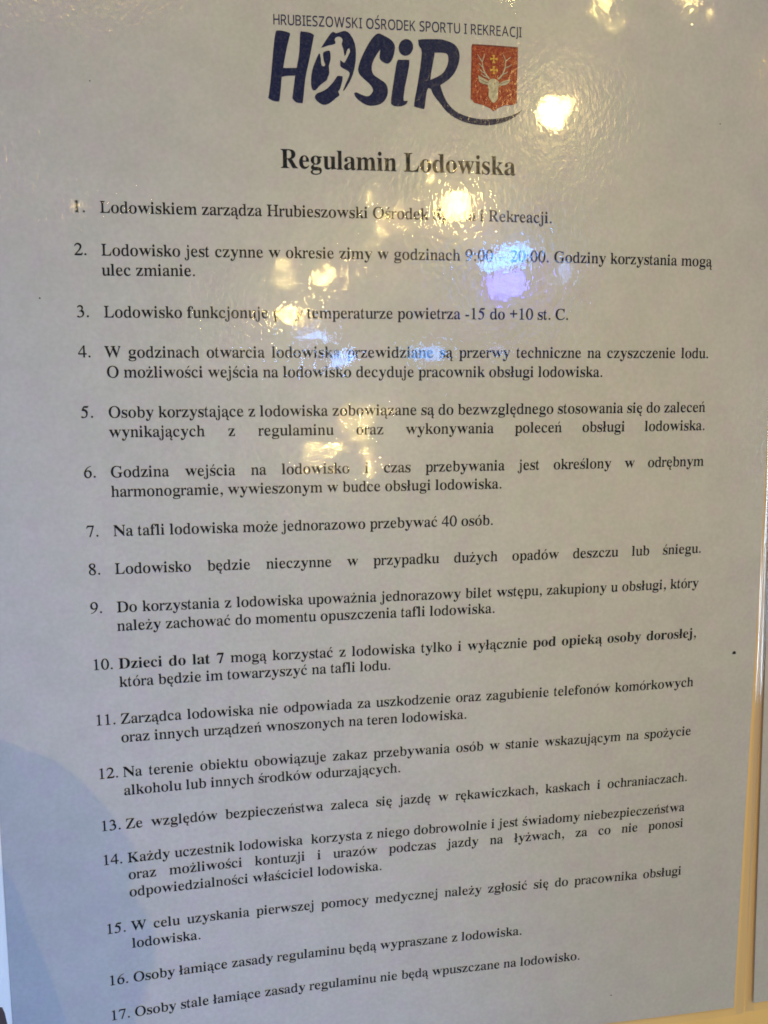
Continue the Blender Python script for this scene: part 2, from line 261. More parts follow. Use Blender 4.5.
R 22,0,22,25,65,31,91,46,104,73,108,117,108,551,104,590,90,616,65,631,23,638,23,662,315,662,405,657,478,643,534,619,574,585,598,541,606,486,590,415,540,361,458,325,628,73,658,37,674,28,695,25,698,25,698,0,492,0,293,309,265,309,265,117,269,73,282,46,308,31,352,25,352,0|265,340,296,340,362,349,407,375,426,404,437,441,441,488,429,565,390,611,326,627,294,624,276,614,267,594,265,560
S 62,-16,62,229,91,229,109,165,133,112,162,72,197,44,238,27,286,21,336,29,373,52,397,87,405,130,397,170,370,204,327,232,236,277,185,306,143,336,112,367,90,401,77,440,72,482,79,538,98,585,128,624,167,653,215,672,269,678,333,671,410,651,424,648,435,646,456,654,466,678,493,678,493,464,469,464,451,515,427,559,396,596,361,623,322,641,282,646,238,640,203,620,181,590,174,553,180,518,199,489,231,464,274,440,368,396,421,368,461,339,490,307,509,273,519,236,522,193,515,135,493,84,457,42,408,11,370,-3,327,-12,279,-15,230,-11,183,1,143,14,123,18,101,10,89,-16
T 134,0,134,25,178,30,207,45,222,73,227,117,227,630,217,630,169,625,128,610,95,586,69,553,51,512,42,462,16,462,16,662,597,662,597,461,572,461,545,555,484,611,391,630,383,630,383,117,388,72,402,44,430,30,476,25,476,0
U 360,-19,279,-12,214,8,166,41,133,89,113,150,106,226,106,551,102,590,88,616,63,631,21,638,21,662,350,662,350,638,294,628,279,618,269,603,263,551,263,203,266,151,277,108,295,75,338,43,399,32,494,54,551,121,570,231,570,550,566,590,552,616,524,630,477,638,477,662,689,662,689,638,652,628,629,613,618,587,614,550,614,264,607,172,587,100,552,47,503,11,439,-11
W 248,-16,47,571,22,621,4,633,-22,638,-22,662,263,662,263,638,218,628,207,616,204,597,215,542,324,223,437,513,416,580,404,608,389,624,366,633,333,638,333,662,639,662,639,638,588,628,571,599,580,561,689,241,786,537,798,591,794,612,782,626,762,634,731,638,731,662,907,662,907,638,882,629,864,612,836,552,648,-16,622,-16,459,449,276,-16
Z 29,0,29,16,401,625,311,625,253,621,206,611,168,591,137,561,111,518,89,460,64,460,83,662,591,662,591,644,223,42,348,42,411,47,464,63,508,89,543,126,571,176,592,238,616,238,592,0
0 273,-10,218,-5,171,10,132,35,100,69,75,111,56,161,43,218,36,281,33,351,36,420,43,482,56,539,75,588,100,630,132,663,171,687,219,702,274,707,327,702,373,687,412,663,443,630,469,588,488,538,502,482,510,419,513,350,510,280,502,217,488,161,469,111,443,69,411,35,372,10,326,-5|273,54,319,73,345,132,354,191,359,263,361,350,359,436,354,508,345,566,319,624,274,643,229,624,202,566,192,508,186,436,185,350,186,263,192,191,202,132,229,73
1 95,0,95,52,175,52,197,55,212,65,221,85,224,115,224,604,157,531,127,510,98,503,76,508,58,522,45,545,41,575,107,599,191,650,260,701,369,701,369,115,372,88,379,68,394,56,419,52,498,52,498,0
2 34,0,34,101,179,248,216,287,247,324,271,356,299,402,316,446,326,491,329,540,324,588,309,621,284,641,253,647,211,637,183,605,172,572,165,530,163,478,113,484,73,500,47,530,38,575,44,609,62,641,92,668,134,689,168,699,208,705,253,707,320,702,375,688,419,663,451,631,470,591,476,545,473,511,464,478,424,408,347,320,225,200,127,107,354,107,383,112,406,125,424,146,435,175,443,205,501,205,496,0
3 237,-10,191,-8,152,-2,118,7,77,26,49,50,33,78,27,107,34,140,52,164,79,179,110,184,119,129,144,90,182,66,230,59,261,62,290,71,315,89,334,115,346,153,351,202,341,253,311,294,282,314,244,326,199,330,139,330,139,391,203,391,258,400,297,430,320,476,327,534,322,581,307,617,281,640,246,647,215,642,193,625,178,600,168,569,162,496,108,501,68,517,43,544,35,583,49,631,90,671,132,691,186,703,251,707,316,702,371,688,416,665,450,634,470,595,476,548,472,506,457,470,434,438,403,411,367,389,327,372,406,346,443,323,474,292,494,252,501,201,495,146,479,101,453,65,419,36,379,15,335,1
4 176,0,176,52,203,52,234,55,260,64,277,85,283,122,283,182,13,182,13,241,290,697,426,697,426,246,527,246,527,182,426,182,426,122,432,85,449,64,475,55,506,52,518,52,518,0|81,246,283,246,283,417,285,510,290,604,275,573,252,532,229,491,213,464
5 239,-10,194,-8,155,-2,122,7,84,27,59,51,44,79,39,108,44,138,61,159,85,172,117,176,127,121,141,96,161,76,189,63,225,59,256,62,284,73,309,92,328,121,341,162,345,215,336,279,310,324,268,350,212,359,150,354,103,342,59,359,90,697,459,697,464,519,408,519,400,553,388,580,375,587,355,590,152,590,137,409,183,419,244,424,315,418,375,401,426,372,464,331,486,279,494,215,488,156,471,108,445,70,411,40,371,17,328,2
6 286,-10,240,-6,198,6,159,26,125,54,97,90,74,135,57,189,47,251,44,322,46,375,52,425,61,473,74,518,91,558,112,595,137,627,166,655,199,677,236,694,277,704,322,707,379,703,423,692,456,674,478,652,491,627,495,600,488,571,469,546,433,529,378,523,372,582,353,630,337,645,313,649,262,633,222,582,202,531,189,468,182,392,234,416,271,425,316,428,372,422,419,404,458,374,488,334,506,285,512,226,505,160,486,104,455,56,410,19,354,-2|289,55,322,64,348,93,360,124,368,165,370,216,367,264,359,302,346,331,318,359,280,368,253,364,224,353,182,321,186,236,196,168,213,118,248,70
7 161,0,421,591,164,591,124,578,107,541,102,492,43,492,48,697,514,697,514,649,244,0
8 267,-10,216,-7,171,2,133,16,87,45,55,83,36,128,29,178,39,235,69,281,98,306,133,330,173,352,137,376,107,402,83,430,60,476,52,529,57,574,73,616,102,652,145,682,182,696,226,704,278,707,342,702,393,685,434,659,463,623,480,583,486,536,477,484,451,443,409,410,354,378,407,349,449,320,479,290,507,241,517,185,509,128,487,80,451,41,401,13,340,-4|295,411,326,434,347,461,359,495,363,538,353,592,340,615,323,634,300,646,272,650,237,642,211,619,195,584,189,541,196,496,217,462,250,436|271,46,316,54,351,80,373,119,381,168,372,212,347,248,320,269,284,291,238,313,208,289,183,259,167,221,161,174,169,122,191,82,227,55
9 222,-10,169,-6,128,6,98,25,77,48,65,74,62,101,64,120,73,137,88,149,109,156,126,116,150,82,183,59,227,52,298,83,344,178,364,335,340,309,309,288,271,273,226,269,173,274,127,292,88,320,58,360,40,410,34,471,37,516,46,557,61,594,94,641,138,677,174,694,214,704,258,707,303,703,345,692,384,673,418,646,446,610,470,566,488,513,498,451,502,379,500,326,495,276,486,228,474,183,457,141,437,104,412,71,383,43,350,21,312,4,269,-6|268,339,299,343,326,357,348,378,364,404,361,480,351,540,336,585,304,627,264,641,226,631,199,600,186,568,178,527,176,476,186,400,217,354
. 106,108,65,91,48,50,65,8,106,-9,148,8,165,50,148,91
, 58,-115,122,-82,159,-31,172,25,163,76,139,108,103,120,61,104,45,64,58,25,93,10,91,-49,58,-97
: 106,447,65,430,48,389,65,347,106,330,148,347,165,389,148,430|106,108,65,91,48,50,65,8,106,-9,148,8,165,50,148,91
- 276,261,39,261,39,170,276,170
+ 245,575,245,385,55,385,55,305,245,305,245,114,325,114,325,305,516,305,516,385,325,385,325,575
sH 86,0,86,630,165,630,165,364,488,364,488,630,567,630,567,0,488,0,488,294,165,294,165,0
sR 86,0,86,630,259,630,331,625,389,610,433,585,464,551,483,506,489,451,484,405,470,367,449,337,423,314,363,282,536,0,443,0,290,260,165,260,165,0|165,327,259,327,306,331,343,341,371,358,398,395,407,447,397,500,370,535,340,550,302,558,255,561,165,561
sU 319,-9,247,-2,188,20,141,55,107,102,86,159,79,224,79,630,159,630,159,221,163,174,177,134,200,102,232,79,273,65,324,60,376,65,417,80,448,105,469,139,482,178,486,222,486,630,565,630,565,222,562,180,553,141,538,105,518,72,491,44,457,22,418,5,372,-5
sB 86,0,86,630,266,630,338,626,398,615,444,595,478,566,498,526,505,474,497,423,474,382,436,352,385,334,385,330,423,321,457,307,485,287,507,259,521,224,526,179,519,126,500,82,467,47,423,21,370,5,307,0|165,362,281,362,330,365,367,373,393,388,415,420,423,465,413,510,386,540,357,552,318,560,269,562,165,562|165,67,292,67,342,71,381,82,409,100,433,137,441,185,433,230,407,265,379,282,338,292,286,296,165,296
sI 35,0,35,46,109,63,109,566,35,584,35,630,263,630,263,584,189,566,189,63,263,46,263,0
sE 86,0,86,630,438,630,438,560,165,560,165,364,422,364,422,295,165,295,165,70,438,70,438,0
sS 218,-9,120,-1,45,21,45,97,124,71,172,63,221,60,265,63,300,72,328,87,355,120,364,161,360,190,350,214,332,234,305,253,215,291,166,312,126,336,94,363,71,394,57,433,53,478,59,525,79,564,109,596,150,619,181,630,216,637,254,639,349,629,428,604,403,536,332,559,252,569,201,563,163,544,141,515,133,477,137,448,146,424,164,404,190,386,271,350,365,307,399,281,423,251,438,214,443,169,436,117,416,73,382,38,337,12,282,-4
sZ 34,0,34,60,365,559,44,559,44,630,461,630,461,570,130,71,470,71,470,0
sO 345,-9,283,-4,229,9,182,32,143,62,110,100,86,146,68,197,57,254,54,317,57,379,68,435,86,486,110,531,143,569,182,599,229,622,284,635,346,640,405,635,458,622,505,600,544,569,577,532,602,487,621,435,632,378,635,316,632,253,621,196,602,145,577,100,544,62,505,32,458,9,405,-4|345,60,410,68,463,90,502,128,530,180,546,242,551,316,546,390,530,452,502,502,463,540,411,563,346,570,281,563,228,540,188,502,160,452,143,390,138,316,143,242,160,180,188,128,228,90,280,68
sW 177,0,11,630,94,630,191,245,210,167,221,95,235,170,255,250,366,630,448,630,564,247,585,166,598,95,611,166,629,246,726,630,809,630,641,0,561,0,439,413,424,464,413,510,407,537,397,488,377,410,258,0
sK 86,0,86,630,165,630,165,319,219,379,274,439,444,630,536,630,287,356,546,0,453,0,229,301,165,244,165,0
sD 86,0,86,630,280,630,340,626,395,614,445,595,488,567,524,533,552,491,573,442,586,385,590,321,581,223,552,143,503,81,438,36,357,9,261,0|165,68,251,68,393,96,478,179,506,319,500,395,479,457,444,503,397,536,338,556,268,562,165,562
sP 86,0,86,630,252,630,327,625,387,608,432,581,464,545,483,499,489,445,483,394,465,347,446,319,420,294,387,274,346,258,296,248,237,245,165,245,165,0|165,313,229,313,283,316,328,326,363,342,387,366,402,399,407,441,397,494,368,532,337,549,296,559,245,562,165,562
sT 206,0,206,560,9,560,9,630,481,630,481,560,285,560,285,0
sA 0,0,246,633,318,633,563,0,481,0,405,195,155,195,80,0|182,266,381,266,311,456,302,482,290,520,281,551,266,497,253,456
sC 343,-9,283,-4,229,9,183,31,143,61,111,99,86,144,68,195,57,253,54,316,58,377,69,433,89,484,116,529,150,567,191,598,240,621,295,634,356,639,420,635,478,622,530,602,499,535,434,559,396,566,356,569,293,562,240,539,196,501,164,450,144,388,138,315,144,242,162,180,192,129,234,91,288,68,355,61,433,68,506,86,506,17,433,-3
sJ -4,-168,-41,-165,-69,-156,-69,-89,-39,-95,-5,-98,37,-89,55,-77,69,-58,78,-32,81,4,81,630,161,630,161,10,156,-46,141,-90,116,-124,82,-148,43,-163
si 136,396,57,396,57,0,136,0|144,516,130,549,97,563,64,549,50,516,64,483,97,469,130,483
'''
LOGO = '''
H 7415,1844,7428,1820,7442,1815,7464,1814,7501,1813,7547,1815,7592,1821,7638,1829,7684,1840,7720,1852,7743,1861,7757,1871,7762,1887,7761,1904,7753,1927,7738,1977,7713,2071,7682,2191,7653,2316,7624,2451,7597,2589,7579,2688,7569,2720,7568,2714,7584,2704,7626,2704,7685,2702,7745,2699,7804,2696,7864,2692,7905,2690,7925,2592,7953,2452,7977,2304,7990,2144,7998,1976,8010,1855,8023,1810,8038,1812,8065,1819,8111,1818,8169,1823,8223,1832,8268,1845,8309,1862,8337,1884,8347,1899,8343,1919,8329,1982,8301,2114,8263,2288,8224,2463,8186,2621,8147,2779,8113,2943,8086,3136,8064,3334,8044,3478,8031,3533,8020,3534,8000,3528,7961,3530,7913,3525,7871,3512,7838,3490,7810,3460,7792,3431,7784,3416,7785,3402,7794,3346,7814,3207,7842,3028,7861,2896,7869,2857,7869,2867,7850,2880,7800,2880,7731,2883,7669,2889,7619,2897,7576,2908,7545,2918,7533,2915,7534,2911,7533,2935,7525,3010,7515,3115,7504,3216,7493,3310,7481,3401,7470,3469,7461,3500,7453,3508,7434,3509,7400,3511,7355,3506,7312,3496,7269,3480,7227,3458,7199,3436,7191,3425,7197,3413,7209,3365,7224,3265,7245,3128,7266,2972,7287,2791,7308,2590,7328,2412,7344,2269,7359,2149,7373,2047,7387,1961,7401,1893
O1 8518,2185,8561,2118,8622,2027,8691,1926,8756,1839,8797,1803,8829,1794,8858,1809,8892,1825,8944,1809,9003,1786,9061,1766,9119,1759,9180,1779,9240,1830,9302,1927,9352,2050,9374,2183,9376,2331,9361,2500,9330,2671,9281,2821,9220,2957,9140,3090,9070,3188,9046,3201,9041,3186,9071,3112,9111,3020,9148,2944,9180,2876,9202,2821,9211,2777,9203,2747,9174,2722,9111,2689,9044,2656,9005,2634,8982,2603,8979,2529,8984,2462,8998,2473,9019,2489,9049,2510,9076,2529,9089,2515,9112,2485,9145,2425,9181,2356,9212,2294,9232,2241,9226,2202,9213,2177,9194,2176,9169,2193,9145,2260,9123,2330,9105,2357,9093,2368,9078,2279,9059,2178,9039,2124,9026,2081,9039,2029,9051,1981,9038,1946,9015,1921,8988,1906,8957,1901,8919,1909,8884,1926,8863,1953,8854,1984,8865,2015,8876,2045,8871,2068,8846,2088,8782,2105,8707,2122,8644,2143,8590,2163,8547,2177
O2 8457,2328,8417,2406,8367,2514,8322,2625,8284,2741,8262,2857,8251,2966,8251,3060,8259,3135,8273,3183,8295,3209,8326,3218,8367,3201,8422,3142,8486,3070,8565,3015,8632,2967,8654,2932,8663,2896,8688,2845,8708,2782,8703,2699,8697,2613,8720,2542,8743,2471,8747,2382,8741,2303,8733,2263,8710,2248,8649,2257,8588,2281,8564,2301,8558,2338,8564,2420,8578,2506,8598,2555,8611,2589,8595,2615,8575,2632,8547,2627,8518,2606,8510,2550,8506,2480,8497,2403,8486,2341,8470,2326
O3 8395,3284,8354,3324,8335,3371,8352,3419,8391,3467,8445,3510,8505,3542,8555,3555,8607,3550,8672,3524,8739,3483,8800,3433,8857,3381,8914,3343,8951,3307,8938,3265,8918,3224,8934,3202,8963,3166,8996,3070,9024,2967,9034,2898,9035,2854,8998,2847,8954,2843,8925,2842,8895,2859,8856,2915,8806,2989,8735,3071,8658,3149,8583,3201,8511,3238,8448,3261
S 9936,1785,9978,1787,10022,1802,10072,1824,10137,1853,10207,1890,10266,1929,10306,1969,10334,2012,10351,2057,10356,2104,10351,2154,10340,2208,10325,2272,10304,2341,10279,2399,10249,2444,10215,2478,10179,2498,10140,2501,10100,2491,10061,2473,10023,2450,9988,2419,9965,2375,9965,2306,9978,2225,9988,2167,9962,2201,9924,2250,9888,2303,9854,2359,9821,2419,9795,2476,9778,2529,9768,2578,9765,2628,9768,2680,9779,2731,9802,2777,9845,2816,9901,2850,9957,2884,10013,2918,10069,2952,10112,2991,10139,3038,10155,3089,10161,3140,10161,3190,10153,3241,10136,3292,10108,3347,10072,3401,10027,3447,9974,3481,9913,3505,9849,3522,9785,3532,9718,3535,9653,3529,9592,3509,9532,3480,9479,3448,9429,3414,9385,3376,9352,3340,9331,3304,9321,3271,9314,3247,9328,3239,9349,3229,9377,3226,9412,3239,9455,3260,9501,3278,9553,3294,9608,3308,9657,3310,9697,3293,9730,3263,9756,3231,9775,3202,9786,3171,9785,3136,9769,3097,9741,3054,9701,3007,9640,2954,9568,2896,9508,2845,9471,2805,9447,2772,9432,2735,9424,2697,9425,2656,9434,2604,9453,2538,9480,2461,9516,2375,9565,2274,9622,2165,9677,2068,9726,1991,9773,1926,9817,1873,9858,1832,9896,1801
idot 10812,2036,10814,2088,10802,2141,10779,2190,10746,2232,10705,2264,10659,2285,10610,2292,10564,2285,10521,2265,10486,2233,10461,2192,10448,2143,10447,2091,10458,2038,10481,1989,10514,1947,10555,1915,10601,1894,10649,1887,10696,1894,10739,1913,10774,1945,10799,1987
istem 10416,2412,10438,2393,10463,2393,10495,2394,10539,2391,10590,2389,10633,2388,10667,2389,10694,2390,10712,2392,10713,2422,10712,2470,10702,2551,10675,2687,10637,2857,10605,3009,10582,3131,10564,3235,10554,3314,10554,3359,10562,3378,10569,3389,10596,3386,10633,3381,10660,3378,10657,3395,10653,3419,10639,3443,10613,3465,10579,3486,10539,3504,10496,3517,10448,3525,10401,3528,10351,3523,10301,3513,10263,3495,10243,3476,10236,3451,10237,3402,10244,3323,10260,3221,10280,3098,10307,2936,10338,2753,10366,2603,10384,2511,10399,2452
R 10945,1889,10981,1883,11034,1874,11096,1867,11169,1862,11252,1858,11335,1855,11413,1852,11492,1850,11574,1858,11670,1879,11770,1908,11854,1947,11912,1994,11953,2049,11980,2111,11997,2181,12000,2258,11990,2340,11966,2430,11930,2524,11887,2611,11838,2685,11784,2750,11724,2809,11650,2866,11570,2917,11514,2956,11493,2971,11496,2975,11505,2994,11517,3042,11537,3106,11563,3174,11595,3247,11634,3324,11682,3398,11741,3466,11809,3529,11882,3584,11957,3625,12036,3657,12124,3685,12226,3711,12337,3733,12449,3748,12558,3752,12667,3749,12776,3742,12886,3732,12996,3717,13105,3696,13221,3665,13336,3627,13437,3589,13519,3547,13587,3505,13632,3475,13607,3505,13568,3548,13520,3593,13461,3638,13391,3685,13312,3730,13223,3770,13125,3807,13023,3839,12919,3865,12811,3887,12694,3899,12560,3900,12418,3893,12285,3877,12170,3855,12063,3825,11961,3787,11861,3741,11766,3687,11680,3626,11606,3557,11542,3480,11481,3406,11421,3336,11365,3268,11319,3207,11288,3151,11268,3101,11248,3066,11223,3052,11198,3052,11181,3053,11170,3077,11155,3114,11139,3177,11123,3289,11105,3426,11088,3528,11077,3566,11065,3568,11036,3561,10967,3549,10880,3528,10817,3512,10820,3481,10825,3431,10839,3341,10869,3192,10908,3003,10945,2806,10981,2591,11015,2369,11032,2196,11017,2106,10985,2066,10959,2029,10949,1975,10947,1925
Rh 11363,2180,11446,2177,11561,2174,11650,2185,11691,2217,11705,2263,11709,2315,11706,2375,11692,2441,11667,2507,11632,2575,11586,2642,11524,2704,11430,2762,11321,2814,11243,2850,11247,2810,11254,2751,11265,2678,11284,2581,11308,2470,11328,2371,11343,2292,11355,2225
shield 12328,1925,12922,1930,13522,1934,13516,2285,13501,2671,13486,3308,13440,3348,13378,3367,13150,3391,12985,3466,12872,3548,12780,3475,12596,3407,12372,3359,12282,3268,12296,2732,12308,2540
deer 12784,2765,12818,2752,12856,2747,12891,2748,12928,2758,12972,2781,13009,2812,13026,2848,13029,2888,13016,2917,12998,2966,12994,3080,12987,3197,12964,3258,12935,3295,12905,3325,12873,3337,12837,3325,12801,3292,12766,3238,12741,3170,12744,3092,12752,3016,12736,2965,12722,2922,12728,2871,12743,2825,12760,2790
earl 12479,2685,12520,2706,12580,2737,12667,2774,12743,2815,12763,2863,12763,2901,12699,2898,12620,2888,12551,2871,12498,2837,12481,2758
earr 13029,2888,13046,2852,13092,2808,13209,2768,13319,2738,13304,2779,13277,2827,13230,2863,13173,2890,13106,2903,13050,2906,13032,2898
'''
G = {}
for ln in GLYPHS.strip().splitlines():
    k, d = ln.split(' ')
    loops = []
    for l in d.split('|'):
        n = [int(t) for t in l.split(',')]
        loops.append(list(zip(n[::2], n[1::2])))
    G[k] = loops
LG = {}
for ln in LOGO.strip().splitlines():
    k, d = ln.split(' '); n = [int(t) for t in d.split(',')]
    LG[k] = [(a/100., b/100.) for a, b in zip(n[::2], n[1::2])]

def area(l): return sum(l[i-1][0]*l[i][1]-l[i][0]*l[i-1][1] for i in range(len(l)))/2
def lighten(loops, k, gain=5.):
    """bold outline -> book weight: pull every edge in by a share of the stroke width it bounds"""
    segs = [(l[i], l[(i+1) % len(l)]) for l in loops for i in range(len(l))]
    big = max(loops, key=lambda l: abs(area(l))); sg = 1 if area(big) > 0 else -1
    res = []
    for l in loops:
        n = len(l); o = []
        for i in range(n):
            ax, ay = l[i-1]; x, y = l[i]; bx, by = l[(i+1) % n]
            d1 = (x-ax, y-ay); d2 = (bx-x, by-y)
            m1 = math.hypot(*d1) or 1; m2 = math.hypot(*d2) or 1
            n1 = (-d1[1]/m1*sg, d1[0]/m1*sg); n2 = (-d2[1]/m2*sg, d2[0]/m2*sg)     # inward normals
            def thick(nx, ny, px, py):
                best = 400.
                for (p, q) in segs:
                    ex, ey = q[0]-p[0], q[1]-p[1]; den = nx*ey-ny*ex
                    if abs(den) < 1e-6: continue
                    t = ((p[0]-px)*ey-(p[1]-py)*ex)/den; s_ = ((p[0]-px)*ny-(p[1]-py)*nx)/den
                    if t > 4 and -.001 <= s_ <= 1.001: best = min(best, t)
                return best
            sx = 0.
            c1 = abs(n1[0]); c2 = abs(n2[0])
            m1x, m1y = (ax+x)/2, (ay+y)/2; m2x, m2y = (bx+x)/2, (by+y)/2
            s1 = n1[0]*k*max(0, min(thick(n1[0], n1[1], m1x, m1y), 160)-45) if c1 > .3 else 0
            s2 = n2[0]*k*max(0, min(thick(n2[0], n2[1], m2x, m2y), 160)-45) if c2 > .3 else 0
            if c1 > .3 and c2 > .3: sx = (s1+s2)/2 if s1*s2 > 0 else 0
            else: sx = s1 or s2
            gx, gy = n1[0]+n2[0], n1[1]+n2[1]; gm = math.hypot(gx, gy) or 1
            o.append((x+sx-gx/gm*gain, y-gy/gm*gain))
        res.append(o)
    return res
REG_W = dict(a=444, b=500, c=444, d=500, e=444, f=333, g=500, h=500, i=278, j=278, k=500, l=278, m=778, n=500, o=500, p=500, q=500, r=333, s=389, t=278, u=500, w=722, y=500, z=444,
             A=722, B=667, C=667, D=722, E=611, G=722, H=722, K=722, L=611, N=722, O=722, P=556, R=667, S=556, W=944, Z=611)
BOLD_W = dict(a=500, b=556, c=444, d=556, e=444, f=333, g=500, h=556, i=278, j=333, k=556, l=278, m=833, n=556, o=500, p=556, r=444, s=389, t=333, u=556, w=722, y=500, z=444, D=722, R=722, L=667)
for w in (REG_W, BOLD_W):
    for c in '0123456789': w[c] = 500
    w.update({'.': 250, ',': 250, ' ': 250, '-': 333, ':': 278, '+': 564, '_': 500})
SPLIT = {'ą': ('a', 'O'), 'ę': ('e', 'O'), 'ó': ('o', 'A'), 'ś': ('s', 'A'), 'ć': ('c', 'A'), 'ź': ('z', 'A'), 'ń': ('n', 'A'), 'ż': ('z', 'D'), 'ł': ('l', 'L'), 'Ś': ('S', 'B')}
CACHE = {}
def smooth(P, k=3):
    n = len(P); o = []
    def sharp(i):
        a = (P[i][0]-P[i-1][0], P[i][1]-P[i-1][1]); b = (P[(i+1) % n][0]-P[i][0], P[(i+1) % n][1]-P[i][1])
        return (a[0]*b[0]+a[1]*b[1])/(math.hypot(*a)*math.hypot(*b)+1e-9) < .3
    for i in range(n):
        p1, p2 = P[i], P[(i+1) % n]; p0 = P[i-1]; p3 = P[(i+2) % n]
        if sharp(i): p0 = p1
        if sharp((i+1) % n): p3 = p2
        for j in range(k):
            t = j/k
            o.append(tuple(0.5*(2*p1[c]+(p2[c]-p0[c])*t+(2*p0[c]-5*p1[c]+4*p2[c]-p3[c])*t*t+(3*p1[c]-p0[c]-3*p2[c]+p3[c])*t**3) for c in (0, 1)))
    return o
def ell(cx, cy, rx, ry, n=24): return [(cx+rx*math.cos(2*math.pi*i/n), cy+ry*math.sin(2*math.pi*i/n)) for i in range(n)]
SIX = [smooth([(446,684),(340,650),(220,575),(120,460),(60,340),(40,220),(60,110),(120,25),(210,-14),(300,-10),(390,45),(450,130),(468,230),(445,330),(385,400),(300,428),(220,415),(150,375),(190,480),(260,570),(340,630),(448,668)], 2),
       smooth([(240,380),(150,340),(130,250),(145,140),(190,50),(260,18),(330,50),(370,130),(372,230),(345,320),(290,375)], 2)]
G.update({
 '0': [ell(250, 331, 226, 345), ell(250, 331, 132, 312)],
 '1': [[(118,0),(118,18),(190,28),(205,60),(205,570),(190,600),(111,585),(111,600),(275,676),(290,676),(290,60),(305,28),(394,18),(394,0)]],
 '2': [smooth([(30,0),(420,0),(470,140),(450,140),(420,90),(380,78),(130,78),(300,260),(400,400),(420,490),(385,600),(300,665),(220,676),(130,650),(65,580),(35,500),(55,495),(100,570),(160,605),(220,605),(290,570),(330,500),(325,420),(270,310),(180,190),(30,25)], 2)],
 '3': [smooth([(60,570),(110,640),(190,676),(270,670),(340,620),(375,545),(365,480),(310,410),(370,375),(415,310),(430,220),(405,120),(340,45),(240,0),(150,-14),(70,0),(42,30),(50,65),(85,75),(130,55),(190,25),(240,30),(310,75),(345,150),(340,230),(300,290),(230,320),(155,330),(155,345),(220,365),(275,410),(300,480),(290,545),(250,595),(190,610),(130,590),(75,550)], 2)],
 '4': [[(290,0),(375,0),(375,167),(472,167),(472,231),(375,231),(375,676),(315,676),(12,235),(12,167),(290,167)], [(290,231),(290,570),(52,231)]],
 '5': [smooth([(180,660),(390,662),(425,690),(438,680),(400,588),(185,588),(162,510),(240,490),(320,440),(375,370),(390,280),(375,170),(320,70),(230,5),(130,-14),(60,0),(32,30),(42,68),(75,78),(110,62),(160,28),(210,28),(270,70),(310,150),(310,240),(275,330),(210,385),(130,405),(64,410)], 2)],
 '6': SIX, '9': [[(500-x, 662-y) for x, y in l] for l in SIX],
 '7': [[(20,508),(79,662),(449,662),(449,646),(237,-8),(172,-8),(370,588),(140,588),(90,570),(37,500)]],
 '7b': [[(20,478),(70,662),(470,662),(470,640),(270,-8),(150,-8),(345,535),(140,535),(80,525),(45,470)]],
 '8': [smooth([(250,676),(340,660),(410,600),(424,520),(400,450),(290,380),(380,300),(435,220),(445,140),(420,60),(350,5),(250,-14),(150,5),(80,60),(56,140),(70,220),(120,285),(190,340),(100,420),(65,500),(75,580),(130,645),(190,670)], 2),
       smooth([(250,645),(180,610),(150,540),(170,480),(220,430),(265,395),(330,450),(350,530),(330,610)], 2), smooth([(215,320),(160,260),(130,180),(140,100),(180,40),(250,15),(320,35),(365,95),(360,170),(320,230),(270,275)], 2)],
 'sJ': [[(90,630),(172,630),(172,70),(158,-40),(100,-110),(20,-125),(8,-62),(62,-50),(88,0),(90,60)]],
})
PERIOD = ell(128, 50, 62, 62, 14)
G['.'] = [PERIOD]; G[':'] = [ell(140, 50, 60, 60, 14), ell(140, 400, 60, 60, 14)]
G[','] = [smooth([(70, 60), (90, 100), (130, 114), (172, 96), (192, 48), (176, -30), (130, -100), (72, -146), (60, -128), (112, -80), (138, -24), (134, 0), (96, 0), (74, 24)], 2)]
G[','] = [[((x-120)*1.2+125, y*1.2) for x, y in G[','][0]]]
for g_ in '04689':
    s_ = lambda l: sum(l[i-1][0]*l[i][1]-l[i][0]*l[i-1][1] for i in range(len(l)))
    G[g_] = [G[g_][0]]+[l if s_(l)*s_(G[g_][0]) < 0 else l[::-1] for l in G[g_][1:]]
def bbox(L):
    xs = [x for l in L for x, y in l]; ys = [y for l in L for x, y in l]
    return min(xs), max(xs), min(ys), max(ys)
